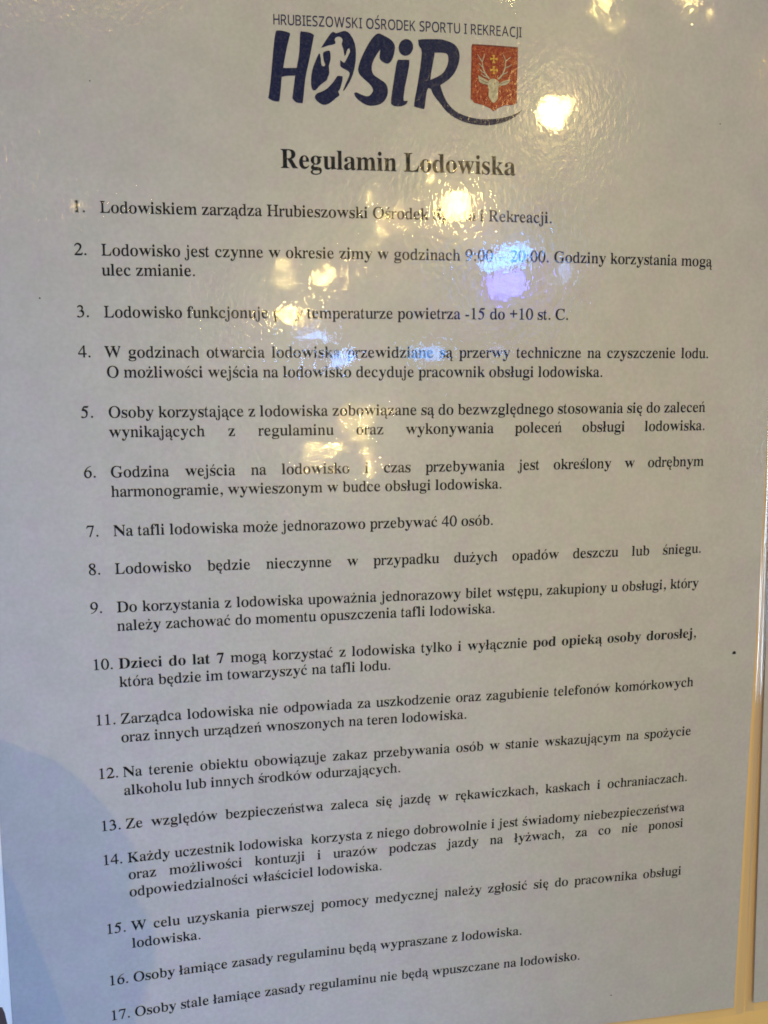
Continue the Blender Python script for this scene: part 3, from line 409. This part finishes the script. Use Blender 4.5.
def glyph(c, bold):
    """returns (width, [list of polygons, each a list of loops])"""
    key = (c, bold)
    if key in CACHE: return CACHE[key]
    W = BOLD_W if bold else REG_W
    base, acc = SPLIT.get(c, (c, None))
    if base == ' ': CACHE[key] = (250, []); return CACHE[key]
    if base == '_':
        CACHE[key] = (500, [[[(0, 190), (500, 190), (500, 235), (0, 235)]]]); return CACHE[key]
    L = [[(float(x), float(y)) for x, y in l] for l in G['7b' if bold and base == '7' else base]]
    if not bold and base.isalnum(): L = lighten(L, .22) if not base.isdigit() else lighten(L, 0., 11.)
    x0, x1, y0, y1 = bbox(L)
    w = W[base]
    # fit the outline between the side bearings of its advance width
    lsb = {'l': 20, 'i': 18, 't': 12, 'f': 18, 'r': 8, 'j': -60, 'w': 12, 'y': 12, 'A': 14, 'W': 6, '1': 105}.get(base, 26)
    rsb = {'1': 105, 'r': -2, 'f': -50, 'k': -2, 'y': 18, 'w': 12, 'a': 0, 'j': 75, 'u': 2, 'W': 6}.get(base, 20)
    if base.isdigit(): pass
    elif base.isalnum():
        s = (w-lsb-rsb)/(x1-x0); s = max(.78, min(1.12, s))
        L = [[((x-x0)*s+lsb, y) for x, y in l] for l in L]
    else:
        sh = (w-(x1-x0))/2-x0 if base in '-+' else (70-x0)
        k = 1.
        L = [[((x-x0)*k+x0+sh, y) for x, y in l] for l in L]
    # separate outer loops (with their holes) so that dots and bowls tessellate cleanly
    sg = 1 if area(max(L, key=lambda l: abs(area(l)))) > 0 else -1
    outs = [l for l in L if area(l)*sg > 0]; holes = [l for l in L if area(l)*sg <= 0]
    def inside(p, l):
        r = False
        for i in range(len(l)):
            (xa, ya), (xb, yb) = l[i-1], l[i]
            if (ya > p[1]) != (yb > p[1]) and p[0] < (xb-xa)*(p[1]-ya)/(yb-ya)+xa: r = not r
        return r
    polys = [[o]+[h for h in holes if inside(h[0], o)] for o in outs]
    x0, x1, y0, y1 = bbox(L); cx = (x0+x1)/2; t = 1.3 if bold else 1.
    if acc == 'A' or acc == 'B':
        yy = 0 if acc == 'A' else 205
        polys.append([[(cx-35*t, 520+yy), (cx+38, 672+yy), (cx+70, 688+yy), (cx+112, 678+yy), (cx+110, 640+yy), (cx-2, 520+yy)]])
    if acc == 'D': polys.append([[(cx+58*t*math.cos(a*math.pi/5), 595+58*t*math.sin(a*math.pi/5)) for a in range(10)]])
    if acc == 'L': polys.append([[(cx-135, 262), (cx+135, 408), (cx+135, 350), (cx-135, 204)]])
    if acc == 'O':
        ox = x1-120 if base == 'a' else cx+30
        polys.append([[(ox+70, 18), (ox-2, -50), (ox-34, -110), (ox-28, -165), (ox+14, -205), (ox+72, -212), (ox+132, -182), (ox+128, -160), (ox+88, -166), (ox+56, -146), (ox+48, -108), (ox+66, -60), (ox+116, 2)]])
    CACHE[key] = (w, polys); return CACHE[key]
def runs(text):
    """'**bold** normal' -> [(char, bold)]"""
    out = []; b = False; i = 0
    while i < len(text):
        if text[i:i+2] == '**': b = not b; i += 2; continue
        out.append((text[i], b)); i += 1
    return out
def typeset(text, u0, v0, u1, v1, size, inks, justify=False, weight=None):
    """sets one line from (u0,v0) to (u1,v1) in mm; justified lines stretch only their spaces"""
    R = [(c, b if weight is None else weight) for c, b in runs(text)]
    em = size
    nat = sum(glyph(c, b)[0] for c, b in R)*em/1000.
    last = R[-1][0]
    span = u1-u0 + (.07*em if last in '.,' else .0)
    nsp = sum(1 for c, b in R if c == ' ')
    if justify and nsp:
        gap = (span-nat)/nsp; k = 1.
        if gap < -.09*em: k = (span+.09*em*nsp)/nat; gap = (span-nat*k)/nsp
    else: k = span/nat; gap = 0.
    x = 0.
    for c, b in R:
        w, polys = glyph(c, b)
        for L in polys:
            loops = []
            for l in L:
                q = []
                for (gx, gy) in l:
                    xx = x+gx*em/1000.*k; t = xx/(u1-u0)
                    q.append((u0+xx, v0+(v1-v0)*t-gy*em/1000.))
                loops.append(q)
            inks[b].poly(loops)
        x += w*em/1000.*k + (gap if c == ' ' else 0)
    return k, gap

# ------------------------------------------------------------------ the notice
def sheet_mesh(name, u0, u1, v0, v1, dz, mat, parent, fn=P, nu=60, nv=90, thick=0.):
    V = []; F = []
    for j in range(nv+1):
        for i in range(nu+1):
            V.append(fn(u0+(u1-u0)*i/nu, v0+(v1-v0)*j/nv, dz))
    for j in range(nv):
        for i in range(nu):
            a = j*(nu+1)+i; F.append((a, a+nu+1, a+nu+2, a+1))
    if thick:
        n = len(V)
        for j in range(nv+1):
            for i in range(nu+1):
                V.append(fn(u0+(u1-u0)*i/nu, v0+(v1-v0)*j/nv, dz+thick))
        F += [tuple(n+x for x in f[::-1]) for f in F[:]]
        ring = [i for i in range(nu+1)]+[j*(nu+1)+nu for j in range(1, nv+1)]+[nv*(nu+1)+i for i in range(nu-1, -1, -1)]+[j*(nu+1) for j in range(nv-1, 0, -1)]
        for a, b in zip(ring, ring[1:]+ring[:1]): F.append((a, b, n+b, n+a))
    return mesh(name, V, F, mat, parent, smooth=True)

TOP = 2.
notice = empty('laminated_notice', P(105, 297, 1))
tag(notice, 'laminated sheet of printed ice rink rules under a blue logo and red crest', 'notice')
sheet_mesh('paper', 0, 210.5, TOP-4, 297, 0, M_paper, notice, thick=.12)
sheet_mesh('laminate_film', -3, 211.2, TOP-7, 299.5, -.26, M_film, notice)
def PL(u, v, dz): q = P(u, v, dz); q.y += margin(u)/1000.; return q
sheet_mesh('clear_lip', 211.2, 213.9, TOP-7, 299.5, -.26, M_lip, notice, fn=PL, nu=24, nv=60)

EM = 4.233
TXT = [
 ('1.', [('Lodowiskiem zarządza Hrubieszowski Ośrodek Sportu i Rekreacji.', 30.78, 62.69, 144.29, 62.76, 0)]),
 ('2.', [('Lodowisko jest czynne w okresie zimy w godzinach 9:00 _ 20:00. Godziny korzystania mogą', 30.74, 72.87, 190.89, 72.59, 1), ('ulec zmianie.', 30.68, 77.65, 0, 77.5, 0)]),
 ('3.', [('Lodowisko funkcjonuje przy temperaturze powietrza -15 do +10 st. C.', 30.82, 87.71, 149.17, 87.36, 0)]),
 ('4.', [('W godzinach otwarcia lodowiska przewidziane są przerwy techniczne na czyszczenie lodu.', 30.63, 97.41, 190.5, 97.19, 1), ('O możliwości wejścia na lodowisko decyduje pracownik obsługi lodowiska.', 30.92, 102.28, 159.19, 102.25, 0)]),
 ('5.', [('Osoby korzystające z lodowiska zobowiązane są do bezwzględnego stosowania się do zaleceń', 30.95, 112.14, 190.3, 111.86, 1), ('wynikających z regulaminu oraz wykonywania poleceń obsługi lodowiska.', 30.85, 116.98, 190.2, 116.88, 1)]),
 ('6.', [('Godzina wejścia na lodowisko i czas przebywania jest określony w odrębnym', 30.87, 126.97, 190.5, 126.79, 1), ('harmonogramie, wywieszonym w budce obsługi lodowiska.', 30.78, 131.85, 131.53, 131.72, 0)]),
 ('7.', [('Na tafli lodowiska może jednorazowo przebywać 40 osób.', 30.91, 141.8, 129.3, 141.53, 0)]),
 ('8.', [('Lodowisko będzie nieczynne w przypadku dużych opadów deszczu lub śniegu.', 30.84, 151.51, 190.78, 151.5, 1)]),
 ('9.', [('Do korzystania z lodowiska upoważnia jednorazowy bilet wstępu, zakupiony u obsługi, który', 30.85, 161.44, 190.74, 161.5, 1), ('należy zachować do momentu opuszczenia tafli lodowiska.', 30.76, 166.3, 130.27, 165.95, 0)]),
 ('10.', [('**Dzieci do lat 7** mogą korzystać z lodowiska tylko i wyłącznie **pod opieką osoby dorosłej**,', 30.64, 176.3, 190.53, 176.23, 1), ('która będzie im towarzyszyć na tafli lodu.', 30.65, 181.16, 101.41, 180.6, 0)]),
 ('11.', [('Zarządca lodowiska nie odpowiada za uszkodzenie oraz zagubienie telefonów komórkowych', 30.54, 191.1, 190.75, 190.92, 1), ('oraz innych urządzeń wnoszonych na teren lodowiska.', 30.44, 196.1, 122.84, 196.0, 0)]),
 ('12.', [('Na terenie obiektu obowiązuje zakaz przebywania osób w stanie wskazującym na spożycie', 30.5, 205.64, 190.89, 205.85, 1), ('alkoholu lub innych środków odurzających.', 30.5, 210.7, 104.26, 210.5, 0)]),
 ('13.', [('Ze względów bezpieczeństwa zaleca się jazdę w rękawiczkach, kaskach i ochraniaczach.', 30.52, 220.1, 190.3, 220.18, 1)]),
 ('14.', [('Każdy uczestnik lodowiska  korzysta z niego dobrowolnie i jest świadomy niebezpieczeństwa', 30.59, 229.7, 190.2, 229.6, 1), ('oraz możliwości kontuzji i urazów podczas jazdy na łyżwach, za co nie ponosi', 30.61, 234.5, 190.1, 234.68, 1), ('odpowiedzialności właściciel lodowiska.', 30.63, 239.46, 99.02, 239.6, 0)]),
 ('15.', [('W celu uzyskania pierwszej pomocy medycznej należy zgłosić się do pracownika obsługi', 30.69, 249.4, 190.36, 250.1, 1), ('lodowiska.', 30.71, 254.35, 48.56, 254.6, 0)]),
 ('16.', [('Osoby łamiące zasady regulaminu będą wypraszane z lodowiska.', 30.62, 264.43, 140.66, 264.34, 0)]),
 ('17.', [('Osoby stale łamiące zasady regulaminu nie będą wpuszczane na lodowisko.', 30.56, 274.73, 158.93, 274.55, 0)]),
]
for num, lines in TXT:
    ik = {False: Ink(), True: Ink(-.07)}
    for (s, u0, v0, u1, v1, j) in lines:
        if not u1:
            u1 = u0+sum(glyph(c, b)[0] for c, b in runs(s))*EM/1000.-.3
        r = typeset(s, u0-.1, v0, u1, v1, EM, ik, j)
        print(num, 'k=%.3f gap=%.2f' % r)
    it = ik[False].build('list_item', M_ink, notice)
    if ik[True].v:      # two bold phrases in this item, far apart: one part each
        B = ik[True]; mid = .000
        for lo in (True, False):
            keep = [f for f in B.f if (B.v[f[0]].x < mid) == lo]; used = sorted({i for f in keep for i in f}); ix = {o: n for n, o in enumerate(used)}
            mesh('bold_phrase', [B.v[i] for i in used], [tuple(ix[i] for i in f) for f in keep], M_ink, it)
    nk = {False: Ink(), True: Ink()}
    v0 = lines[0][2]; w = sum(glyph(c, False)[0] for c in num)*EM/1000.
    u0 = 24.3 if len(num) == 2 else 24.15
    typeset(num, u0, v0-.05, u0+w-.07*EM, v0-.05, EM, nk, False)
    nk[False].build('item_number', M_ink, it)

tk = {False: Ink(), True: Ink()}
print('title', typeset('Regulamin Lodowiska', 74.5, 51.0, 134.5, 51.1, 6.9, tk, False, True))
tk[True].build('title', M_ink, notice)

# logo: brush letters, running figure left blank in the O, long sweep under the crest
lk = Ink()
for k in ('H', 'O1', 'O2', 'O3', 'S', 'idot', 'istem'): lk.poly([LG[k]])
lk.poly([LG['R'], LG['Rh']])
logo = lk.build('logo_lettering', M_navy, notice)
# tagline in a narrow sans
def tagline(text, u0, v0, u1, v1, cap):
    em = cap/.63; x = 0.; items = []
    for c in text:
        if c == ' ': x += 235; continue
        base = 'S' if c == 'Ś' else c
        L = lighten(G['s'+base], 0., 7.); a, b, _, _ = bbox(L)
        if c == 'J': a += 60
        items.append((c, x, L, a)); x += (b-a)+ (95 if c != 'J' else 85)
    nat = (x-95); k = (u1-u0)/nat
    ik = Ink()
    for c, xx, L, a in items:
        sg = 1 if area(max(L, key=lambda l: abs(area(l)))) > 0 else -1
        def mp(gx, gy): return (u0+(xx+gx-a)*k, v0+(v1-v0)*(xx/nat)-gy*em/1000.)
        outs = [l for l in L if area(l)*sg > 0]; holes = [l for l in L if area(l)*sg <= 0]
        if len(outs) == 1: ik.poly([[mp(*q) for q in l] for l in outs+holes])
        else:
            for o in outs: ik.poly([[mp(*q) for q in o]])
        if c == 'Ś':
            cx = a+190
            ik.poly([[mp(*q) for q in [(cx-20, 690), (cx+70, 860), (cx+150, 860), (cx+40, 690)]]])
    return ik
tagline('HRUBIESZOWSKI OŚRODEK SPORTU I REKREACJI', 73.6, 16.75, 136.3, 16.85, 2.45).build('tagline', M_tagline, logo)
# crest
ck = Ink(); ck.poly([LG['shield']])
crest = ck.build('coat_of_arms', M_red, notice)
e = Ink(-.10)
sh = LG['shield']
e.stroke([(123.28, 19.40), (129.2, 19.42), (135.2, 19.5)], .32)
e.stroke([(123.20, 19.6), (123.05, 25), (122.83, 32.6)], .16)
e.build('dark_border', M_maroon, crest)
d = Ink(-.12)
d.poly([LG['deer']]); d.poly([LG['earl']], -.01); d.poly([LG['earr']], -.01)
head = d.build('deer_head', M_bone, crest)
for side in (
  [([(127.64, 27.57), (126.53, 26.28), (125.99, 24.88), (125.8, 23.55), (126.47, 21.5)], .42, .16), ([(125.84, 23.54), (125.23, 22.72), (124.63, 21.79)], .26, .12), ([(126.03, 24.97), (124.92, 23.88)], .24, .12), ([(126.59, 26.28), (125.71, 25.94), (125.01, 25.21)], .26, .14), ([(127.23, 27.3), (126.21, 26.97), (125.4, 26.44)], .26, .14)],
  [([(129.99, 27.55), (131.13, 26.34), (131.76, 24.77), (131.98, 23.02), (131.37, 21.43)], .42, .16), ([(131.98, 23.02), (133.32, 21.89)], .26, .12), ([(131.8, 24.67), (132.69, 24.33), (133.52, 23.81)], .26, .12), ([(131.13, 26.24), (131.96, 26.0), (132.47, 25.59)], .28, .16)]):
    a = Ink(-.15)
    for i, (pts, w0, w1) in enumerate(side): a.stroke(pts, w0, w1, -.008*i)
    a.build('antler', M_bone, crest)
for (cx, cy) in ((128.86, 22.62), (128.86, 25.35)):
    c = Ink(-.12); q = []
    for i in range(4):
        t = i*math.pi/2
        for (r, w) in ((.18, -.1), (1.0, -.36), (1.0, .36), (.18, .1)):
            q.append((cx+r*math.cos(t)-w*math.sin(t), cy+r*math.sin(t)+w*math.cos(t)))
    c.poly([q]); c.build('cross', M_gold, crest)
ey = Ink(-.17)
ey.poly([[(128.96+.17*math.cos(a*math.pi/5), 28.75+.12*math.sin(a*math.pi/5)) for a in range(10)]])
ey.stroke([(125.0, 27.7), (126.2, 28.3), (127.2, 28.55)], .1); ey.stroke([(130.6, 28.6), (131.7, 28.2), (132.7, 27.95)], .1)
ey.build('face_marking', M_maroon, crest)
# small specks caught in the sheet
def speck(u, v, r, squash=1.):
    s = Ink(-.14)
    s.poly([[(u+r*(1+.25*math.sin(3*a))*math.cos(a), v+r*squash*(1+.2*math.cos(2*a))*math.sin(a)) for a in [i*math.pi/7 for i in range(14)]]])
    s.build('speck', M_speck, notice)
speck(203.4, 181.7, .55); speck(192.7, 34.9, .24, .5); speck(15.9, 83.2, .2); speck(169.5, 287.6, .28, .6); speck(29.4, 31.6, .16)

# ------------------------------------------------------------------ second sheet, right
AX, AV = 217.75, 297.2; TH = math.radians(1.6)
def PN(s, t, dz):
    """s mm right of the second sheet's edge, t mm above its bottom corner"""
    u = AX + s*math.cos(TH) - t*math.sin(TH); v = AV - t*math.cos(TH) - s*math.sin(TH)
    uu = min(u, 214.); z = bend(uu, v)+.9 + .02*(u-uu) + dz
    if s < 0: z += -.10*s + .04*math.sin(s*5.)
    return Vector(((u-105)/1000., z/1000., (150-v)/1000.+HGT))
n2 = empty('laminated_notice', PN(100, 0, 1))
tag(n2, 'second laminated sheet, only its blank left edge showing at the right', 'notice')
sheet_mesh('paper', 0, 210, 0, 297, 0, M_paper, n2, fn=PN, thick=.12)
sheet_mesh('laminate_film', .2, 213, -2.5, 299.5, -.26, M_film, n2, fn=PN)
sheet_mesh('clear_lip', -2.8, .2, -2.5, 299.5, -.26, M_lip, n2, fn=PN, nu=24, nv=60)
for o in n2.children:   # recalc normals outward (this sheet is parametrised upside down)
    o.data.flip_normals()

# ------------------------------------------------------------------ bowed board behind, white strip at left
def PB(u, v, dz):
    uu = max(-12., min(222., u)); vv = max(4., min(300., v)); e = 1.
    z = bend(uu, vv)+(bend(uu, vv)-bend(uu-math.copysign(e, u-105), vv))*abs(u-uu)*.3+(bend(uu, vv)-bend(uu, vv-math.copysign(e, v-150)))*abs(v-vv)*.3
    return Vector(((u-105)/1000., (z+dz)/1000., (150-v)/1000.+HGT))
bd = sheet_mesh('notice_board', -70, 640, -130, 480, 1.8, M_board, None, fn=PB, nu=140, nv=120, thick=14.)
tag(bd, 'yellow ochre painted board showing below and between the two laminated sheets', 'board')
ws = sheet_mesh('white_strip', -48, -.15, 60, 420, .3, M_white, None, fn=PB, nu=12, nv=80, thick=.9)
tag(ws, 'white painted strip showing as a thin sliver along the lower left edge', 'strip')
st = []; n = 26
for i in range(n):
    a = -2*math.pi*i/n; r = 1+.22*noise.noise(Vector((math.cos(a)*1.5, math.sin(a)*1.5, 3)))
    st.append(PB(-3.4+2.6*r*math.cos(a), 275+9*r*math.sin(a), .24))
mesh('rust_stain', st, [tuple(range(n))[::-1]], M_brown, ws)

# ------------------------------------------------------------------ photographer's gloved fist and sleeve (throws the soft shade at lower left)
def skin(name, chains, mat, parent, sub=2):
    V = []; E = []; Rr = []
    idx = {}
    for ch in chains:
        prev = None
        for (co, r) in ch:
            key = tuple(round(x, 5) for x in co)
            if key not in idx: idx[key] = len(V); V.append(co); Rr.append(r)
            if prev is not None and prev != idx[key]: E.append((prev, idx[key]))
            prev = idx[key]
    me = bpy.data.meshes.new(name); me.from_pydata(V, E, []); me.update()
    o = bpy.data.objects.new(name, me); COL.objects.link(o)
    m = o.modifiers.new('skin', 'SKIN')
    for i, s in enumerate(me.skin_vertices[0].data):
        s.radius = (Rr[i], Rr[i]); s.use_root = (i == 0)
    s = o.modifiers.new('sub', 'SUBSURF'); s.levels = sub; s.render_levels = sub
    me.materials.append(mat)
    for p in me.polygons: p.use_smooth = True
    if parent: o.parent = parent; o.matrix_parent_inverse = Matrix.Translation(parent.location).inverted()
    return o
def FP(u, v, z): return ((u-105)/1000., z/1000., (150-v)/1000.+HGT)
FU, FV, FZ = -42, 190, -70
hand = empty('gloved_hand', FP(FU, FV+60, FZ))
tag(hand, 'dark knitted glove closed in a fist on a navy padded sleeve', 'hand')
palm = FP(FU, FV+12, FZ)
ch = [[(FP(FU, FV+58, FZ-12), .027), (FP(FU, FV+36, FZ-6), .028), (palm, .032), (FP(FU+2, FV-6, FZ), .027)]]
for i, du in enumerate((-21, -7, 7, 20)):
    r = (.0095, .0105, .0105, .0095)[i]; up = (-19, -24, -24, -17)[i]
    ch.append([(FP(FU+2, FV-6, FZ), .027), (FP(FU+du, FV+up+4, FZ-2), r), (FP(FU+du, FV+up+2, FZ+14), r), (FP(FU+du*.95, FV+up+20, FZ+22), r*.95), (FP(FU+du*.9, FV+up+30, FZ+14), r*.85)])
ch.append([(palm, .032), (FP(FU+27, FV+14, FZ+8), .011), (FP(FU+24, FV, FZ+24), .0105), (FP(FU+9, FV-1, FZ+33), .0095)])
skin('glove', ch, M_glove, hand)
skin('sleeve', [[(FP(FU, FV+48, FZ-9), .034), (FP(FU+2, FV+66, FZ-16), .041), (FP(FU+4, FV+110, FZ-34), .046), (FP(FU-2, FV+170, FZ-66), .050), (FP(FU-12, FV+230, FZ-120), .056), (FP(FU-20, FV+262, FZ-240), .064), (FP(FU-20, FV+220, FZ-380), .074)]], M_sleeve, hand)

# ------------------------------------------------------------------ lamps
WARM = (1.0, .71, .24)
COLS = {'w': WARM, 'g': (1.0, .72, .24), 'n': (1, .93, .8), 'c': (.09, .37, 1.0), 'v': (.09, .10, 1.0), 'b': (.20, .42, 1.0)}
LAMPS = [
 (1.285,-2.823,3.033, 0.0889,'w',150),
 (1.385,-2.778,3.085, 0.0383,'w',150),
 (0.677,-2.781,2.493, 0.0753,'w',150),
 (0.153,-4.397,2.507, 0.0524,'w',180),
 (-0.032,-4.145,2.230, 0.0490,'w',180),
 (-1.224,-4.546,3.316, 0.0183,'w',70),
 (1.653,-2.541,3.620, 0.0402,'w',90),
 (2.062,-2.042,3.495, 0.0381,'w',90),
 (1.178,-3.052,3.953, 0.0493,'w',90),
 (0.434,-4.977,1.382, 0.0053,'g',1100),  # from here on, tiny bulbs added to make golden glints in the film
 (0.573,-4.965,1.635, 0.0056,'g',1100),
 (0.674,-4.953,1.590, 0.0068,'g',1100),
 (0.499,-4.974,1.530, 0.0064,'g',1100),
 (0.421,-4.979,1.423, 0.0051,'g',1100),
 (0.418,-4.979,1.668, 0.0057,'g',1100),
 (0.491,-4.972,1.395, 0.0060,'g',1100),
 (0.384,-4.983,1.600, 0.0079,'g',1100),
 (0.376,-4.984,1.491, 0.0060,'g',1100),
 (0.563,-4.967,1.559, 0.0070,'g',1100),
 (0.515,-4.972,1.469, 0.0076,'g',1100),
 (0.533,-4.969,1.621, 0.0051,'g',1100),
 (0.581,-5.155,1.184, 0.0057,'g',1100),
 (0.582,-5.153,1.162, 0.0074,'g',1100),
 (0.545,-5.162,1.238, 0.0062,'g',1100),
 (0.541,-5.164,1.276, 0.0075,'g',1100),
 (0.172,-5.185,1.182, 0.0073,'g',1100),
 (0.588,-5.148,1.096, 0.0067,'g',1100),
 (0.207,-5.190,1.310, 0.0067,'g',1100),
 (0.356,-5.182,1.311, 0.0079,'g',1100),
 (0.366,-5.172,1.154, 0.0058,'g',1100),
 (0.226,-5.190,1.341, 0.0061,'g',1100),
 (0.245,-5.185,1.237, 0.0063,'g',1100),
 (0.530,-5.153,1.089, 0.0056,'g',1100),
 (0.302,-5.184,1.293, 0.0072,'g',1100),
 (0.592,-5.158,1.255, 0.0075,'g',1100),
 (-0.105,-4.466,2.668, 0.0067,'g',1100),
 (-0.096,-4.475,2.631, 0.0057,'g',1100),
 (-0.106,-4.486,2.577, 0.0058,'g',1100),
 (-0.077,-4.496,2.532, 0.0053,'g',1100),
 (0.456,-4.720,3.166, 0.0052,'g',1100),
 (0.570,-4.742,3.059, 0.0073,'g',1100),
 (0.574,-4.778,2.931, 0.0079,'g',1100),
 (0.446,-4.713,3.191, 0.0053,'g',1100),
 (0.541,-4.767,2.983, 0.0071,'g',1100),
 (0.542,-4.806,2.839, 0.0049,'g',1100),
 (0.646,-4.717,3.108, 0.0075,'g',1100),
 (0.463,-4.813,2.844, 0.0072,'g',1100),
 (0.695,-4.752,2.971, 0.0054,'g',1100),
 (1.876,-2.661,3.644, 0.0040,'g',1100),
 (1.784,-2.721,3.641, 0.0049,'g',1100),
 (1.665,-2.749,3.699, 0.0051,'g',1100),
 (1.740,-2.709,3.695, 0.0048,'g',1100),
 (1.818,-2.723,3.609, 0.0049,'g',1100),
 (2.211,-2.177,3.549, 0.0041,'g',1100),
 (2.156,-2.230,3.547, 0.0038,'g',1100),
 (2.309,-2.111,3.516, 0.0049,'g',1100),
 (0.800,-4.113,3.239, 0.0056,'g',1100),
 (0.820,-4.152,3.122, 0.0065,'g',1100),
 (1.023,-3.726,2.631, 0.0044,'g',1100),
 (0.998,-3.728,2.647, 0.0058,'g',1100),
]
PANELS = [
 (1.242,-3.704,2.469, 0.355,0.108,-12,'c',55),
 (1.241,-3.737,2.313, 0.276,0.138,-8,'v',75),
 (0.108,-3.965,2.061, 0.148,0.059,0,'b',50),
 (0.253,-3.975,1.894, 0.177,0.069,-10,'b',50),
 (0.758,-3.912,1.907, 0.217,0.069,0,'c',26),
 (1.213,-3.803,1.901, 0.118,0.039,0,'b',12),
 (1.639,-3.574,2.392, 0.059,0.118,30,'b',22),
]
def bulb(name, x, y, z, r, lum, col):
    L = bpy.data.lights.new(name, 'POINT'); L.shadow_soft_size = r; L.color = col
    L.energy = lum*4*math.pi**2*r*r
    o = bpy.data.objects.new(name, L); COL.objects.link(o); o.location = (x, y, z); return o
for (x, y, z, r, k, l) in LAMPS: bulb('hall_and_glint_lamp', x, y, z, r, l, COLS[k])
def panel(name, x, y, z, w, h, lum, col, target, roll=0., spread=None):
    L = bpy.data.lights.new(name, 'AREA'); L.shape = 'RECTANGLE'; L.size = w; L.size_y = h; L.color = col
    L.energy = lum*math.pi*w*h
    if spread: L.spread = spread
    o = bpy.data.objects.new(name, L); COL.objects.link(o); o.location = (x, y, z)
    d = Vector(target)-Vector((x, y, z))
    o.rotation_euler = (d.to_track_quat('-Z', 'Y').to_matrix() @ Matrix.Rotation(math.radians(roll), 3, 'Z')).to_euler()
    return o
for (x, y, z, w, h, ang, k, l) in PANELS: panel('led_strip', x, y, z, w, h, l, COLS[k], (0, 0, HGT), -ang).data.shape = 'ELLIPSE'
KEY = (1.0, .62, .12)
for (sx, sy, D, E) in ((-.60, -.50, 4.0, .60), (-.36, -1.04, 4.0, .42)):
    # floodlights up and to the left, behind the photographer
    n = math.sqrt(sx*sx+sy*sy+1)
    r = .03
    o = bulb('floodlight', sx/n*D, -D/n, -sy/n*D+HGT, r, 1, KEY); o.data.energy = E*4*math.pi*D*D*n
panel('blue_screen', 2.1, -1.4, 1.19, .28, 1.05, 18, (.50, .72, .90), (.105, 0, HGT-.03))
def spot(name, loc, aim, col, watts, deg):
    sp = bpy.data.lights.new(name, 'SPOT'); sp.color = col; sp.energy = watts; sp.spot_size = math.radians(deg); sp.spot_blend = 1; sp.shadow_soft_size = .06
    so = bpy.data.objects.new(name, sp); COL.objects.link(so); so.location = loc
    so.rotation_euler = (Vector(aim)-so.location).to_track_quat('-Z', 'Y').to_euler()
spot('blue_fill_spot', (.75, -1.75, HGT-2.7), (-.16, 0, HGT-.11), (.02, .29, 1.0), 560, 8.2)  # added fill, no such lamp known: cools the sheet's lower left
spot('warm_fill_spot', (.5, -2.3, HGT+2.9), (.005, 0, HGT+.02), (1, .76, .22), 250, 4.4)  # added spot that makes the warm pool over the sheet's middle
spot('balance_fill_spot', (-.3, -2.4, HGT+3.1), (.02, 0, HGT-.09), (.8, 1, .5), 75, 4.6)  # this and the next two are added fills, not fittings, balancing the sheet's tone
spot('balance_fill_spot', (.9, -2.6, HGT+2.6), (-.03, 0, HGT+.10), (.7, 1, .7), 42, 4.5)
spot('balance_fill_spot', (2.6, -1.6, HGT+1.6), (.08, 0, HGT), (1, .50, .04), 62, 4.5)
wd = bpy.data.worlds.new('World'); SC.world = wd; wd.use_nodes = True
bg = wd.node_tree.nodes['Background']; bg.inputs[0].default_value = (.19, .56, 1.0, 1); bg.inputs[1].default_value = .27


# ------------------------------------------------------------------ camera (858 px focal length at 768 px width)
cam = bpy.data.cameras.new('camera'); co = bpy.data.objects.new('camera', cam); COL.objects.link(co)
cam.sensor_fit = 'HORIZONTAL'; cam.sensor_width = 36; cam.lens = 860/768*36; cam.clip_start = .01; cam.clip_end = 200
R = [[0.989343, 0.001486, -0.145599], [-0.023628, 0.988333, -0.150465], [0.143677, 0.152301, 0.977835]]
def w(r): return Vector((r[0], r[2], -r[1]))
X, Y, Z = w(R[0]), -w(R[1]), -w(R[2])
m = Matrix((X, Y, Z)).transposed().to_4x4(); m.translation = Vector((-.037696, -.2212, .047157+HGT))
co.matrix_world = m
SC.camera = co
SC.render.resolution_x = 768; SC.render.resolution_y = 1024
SC.view_settings.view_transform = 'Standard'; SC.view_settings.look = 'None'
SC.view_settings.exposure = -0.2; SC.view_settings.gamma = 1
SC.render.filter_size = 1.75
SC.cycles.filter_width = 1.75
SC.cycles.sample_clamp_indirect = 0
SC.cycles.max_bounces = 8; SC.cycles.transparent_max_bounces = 16
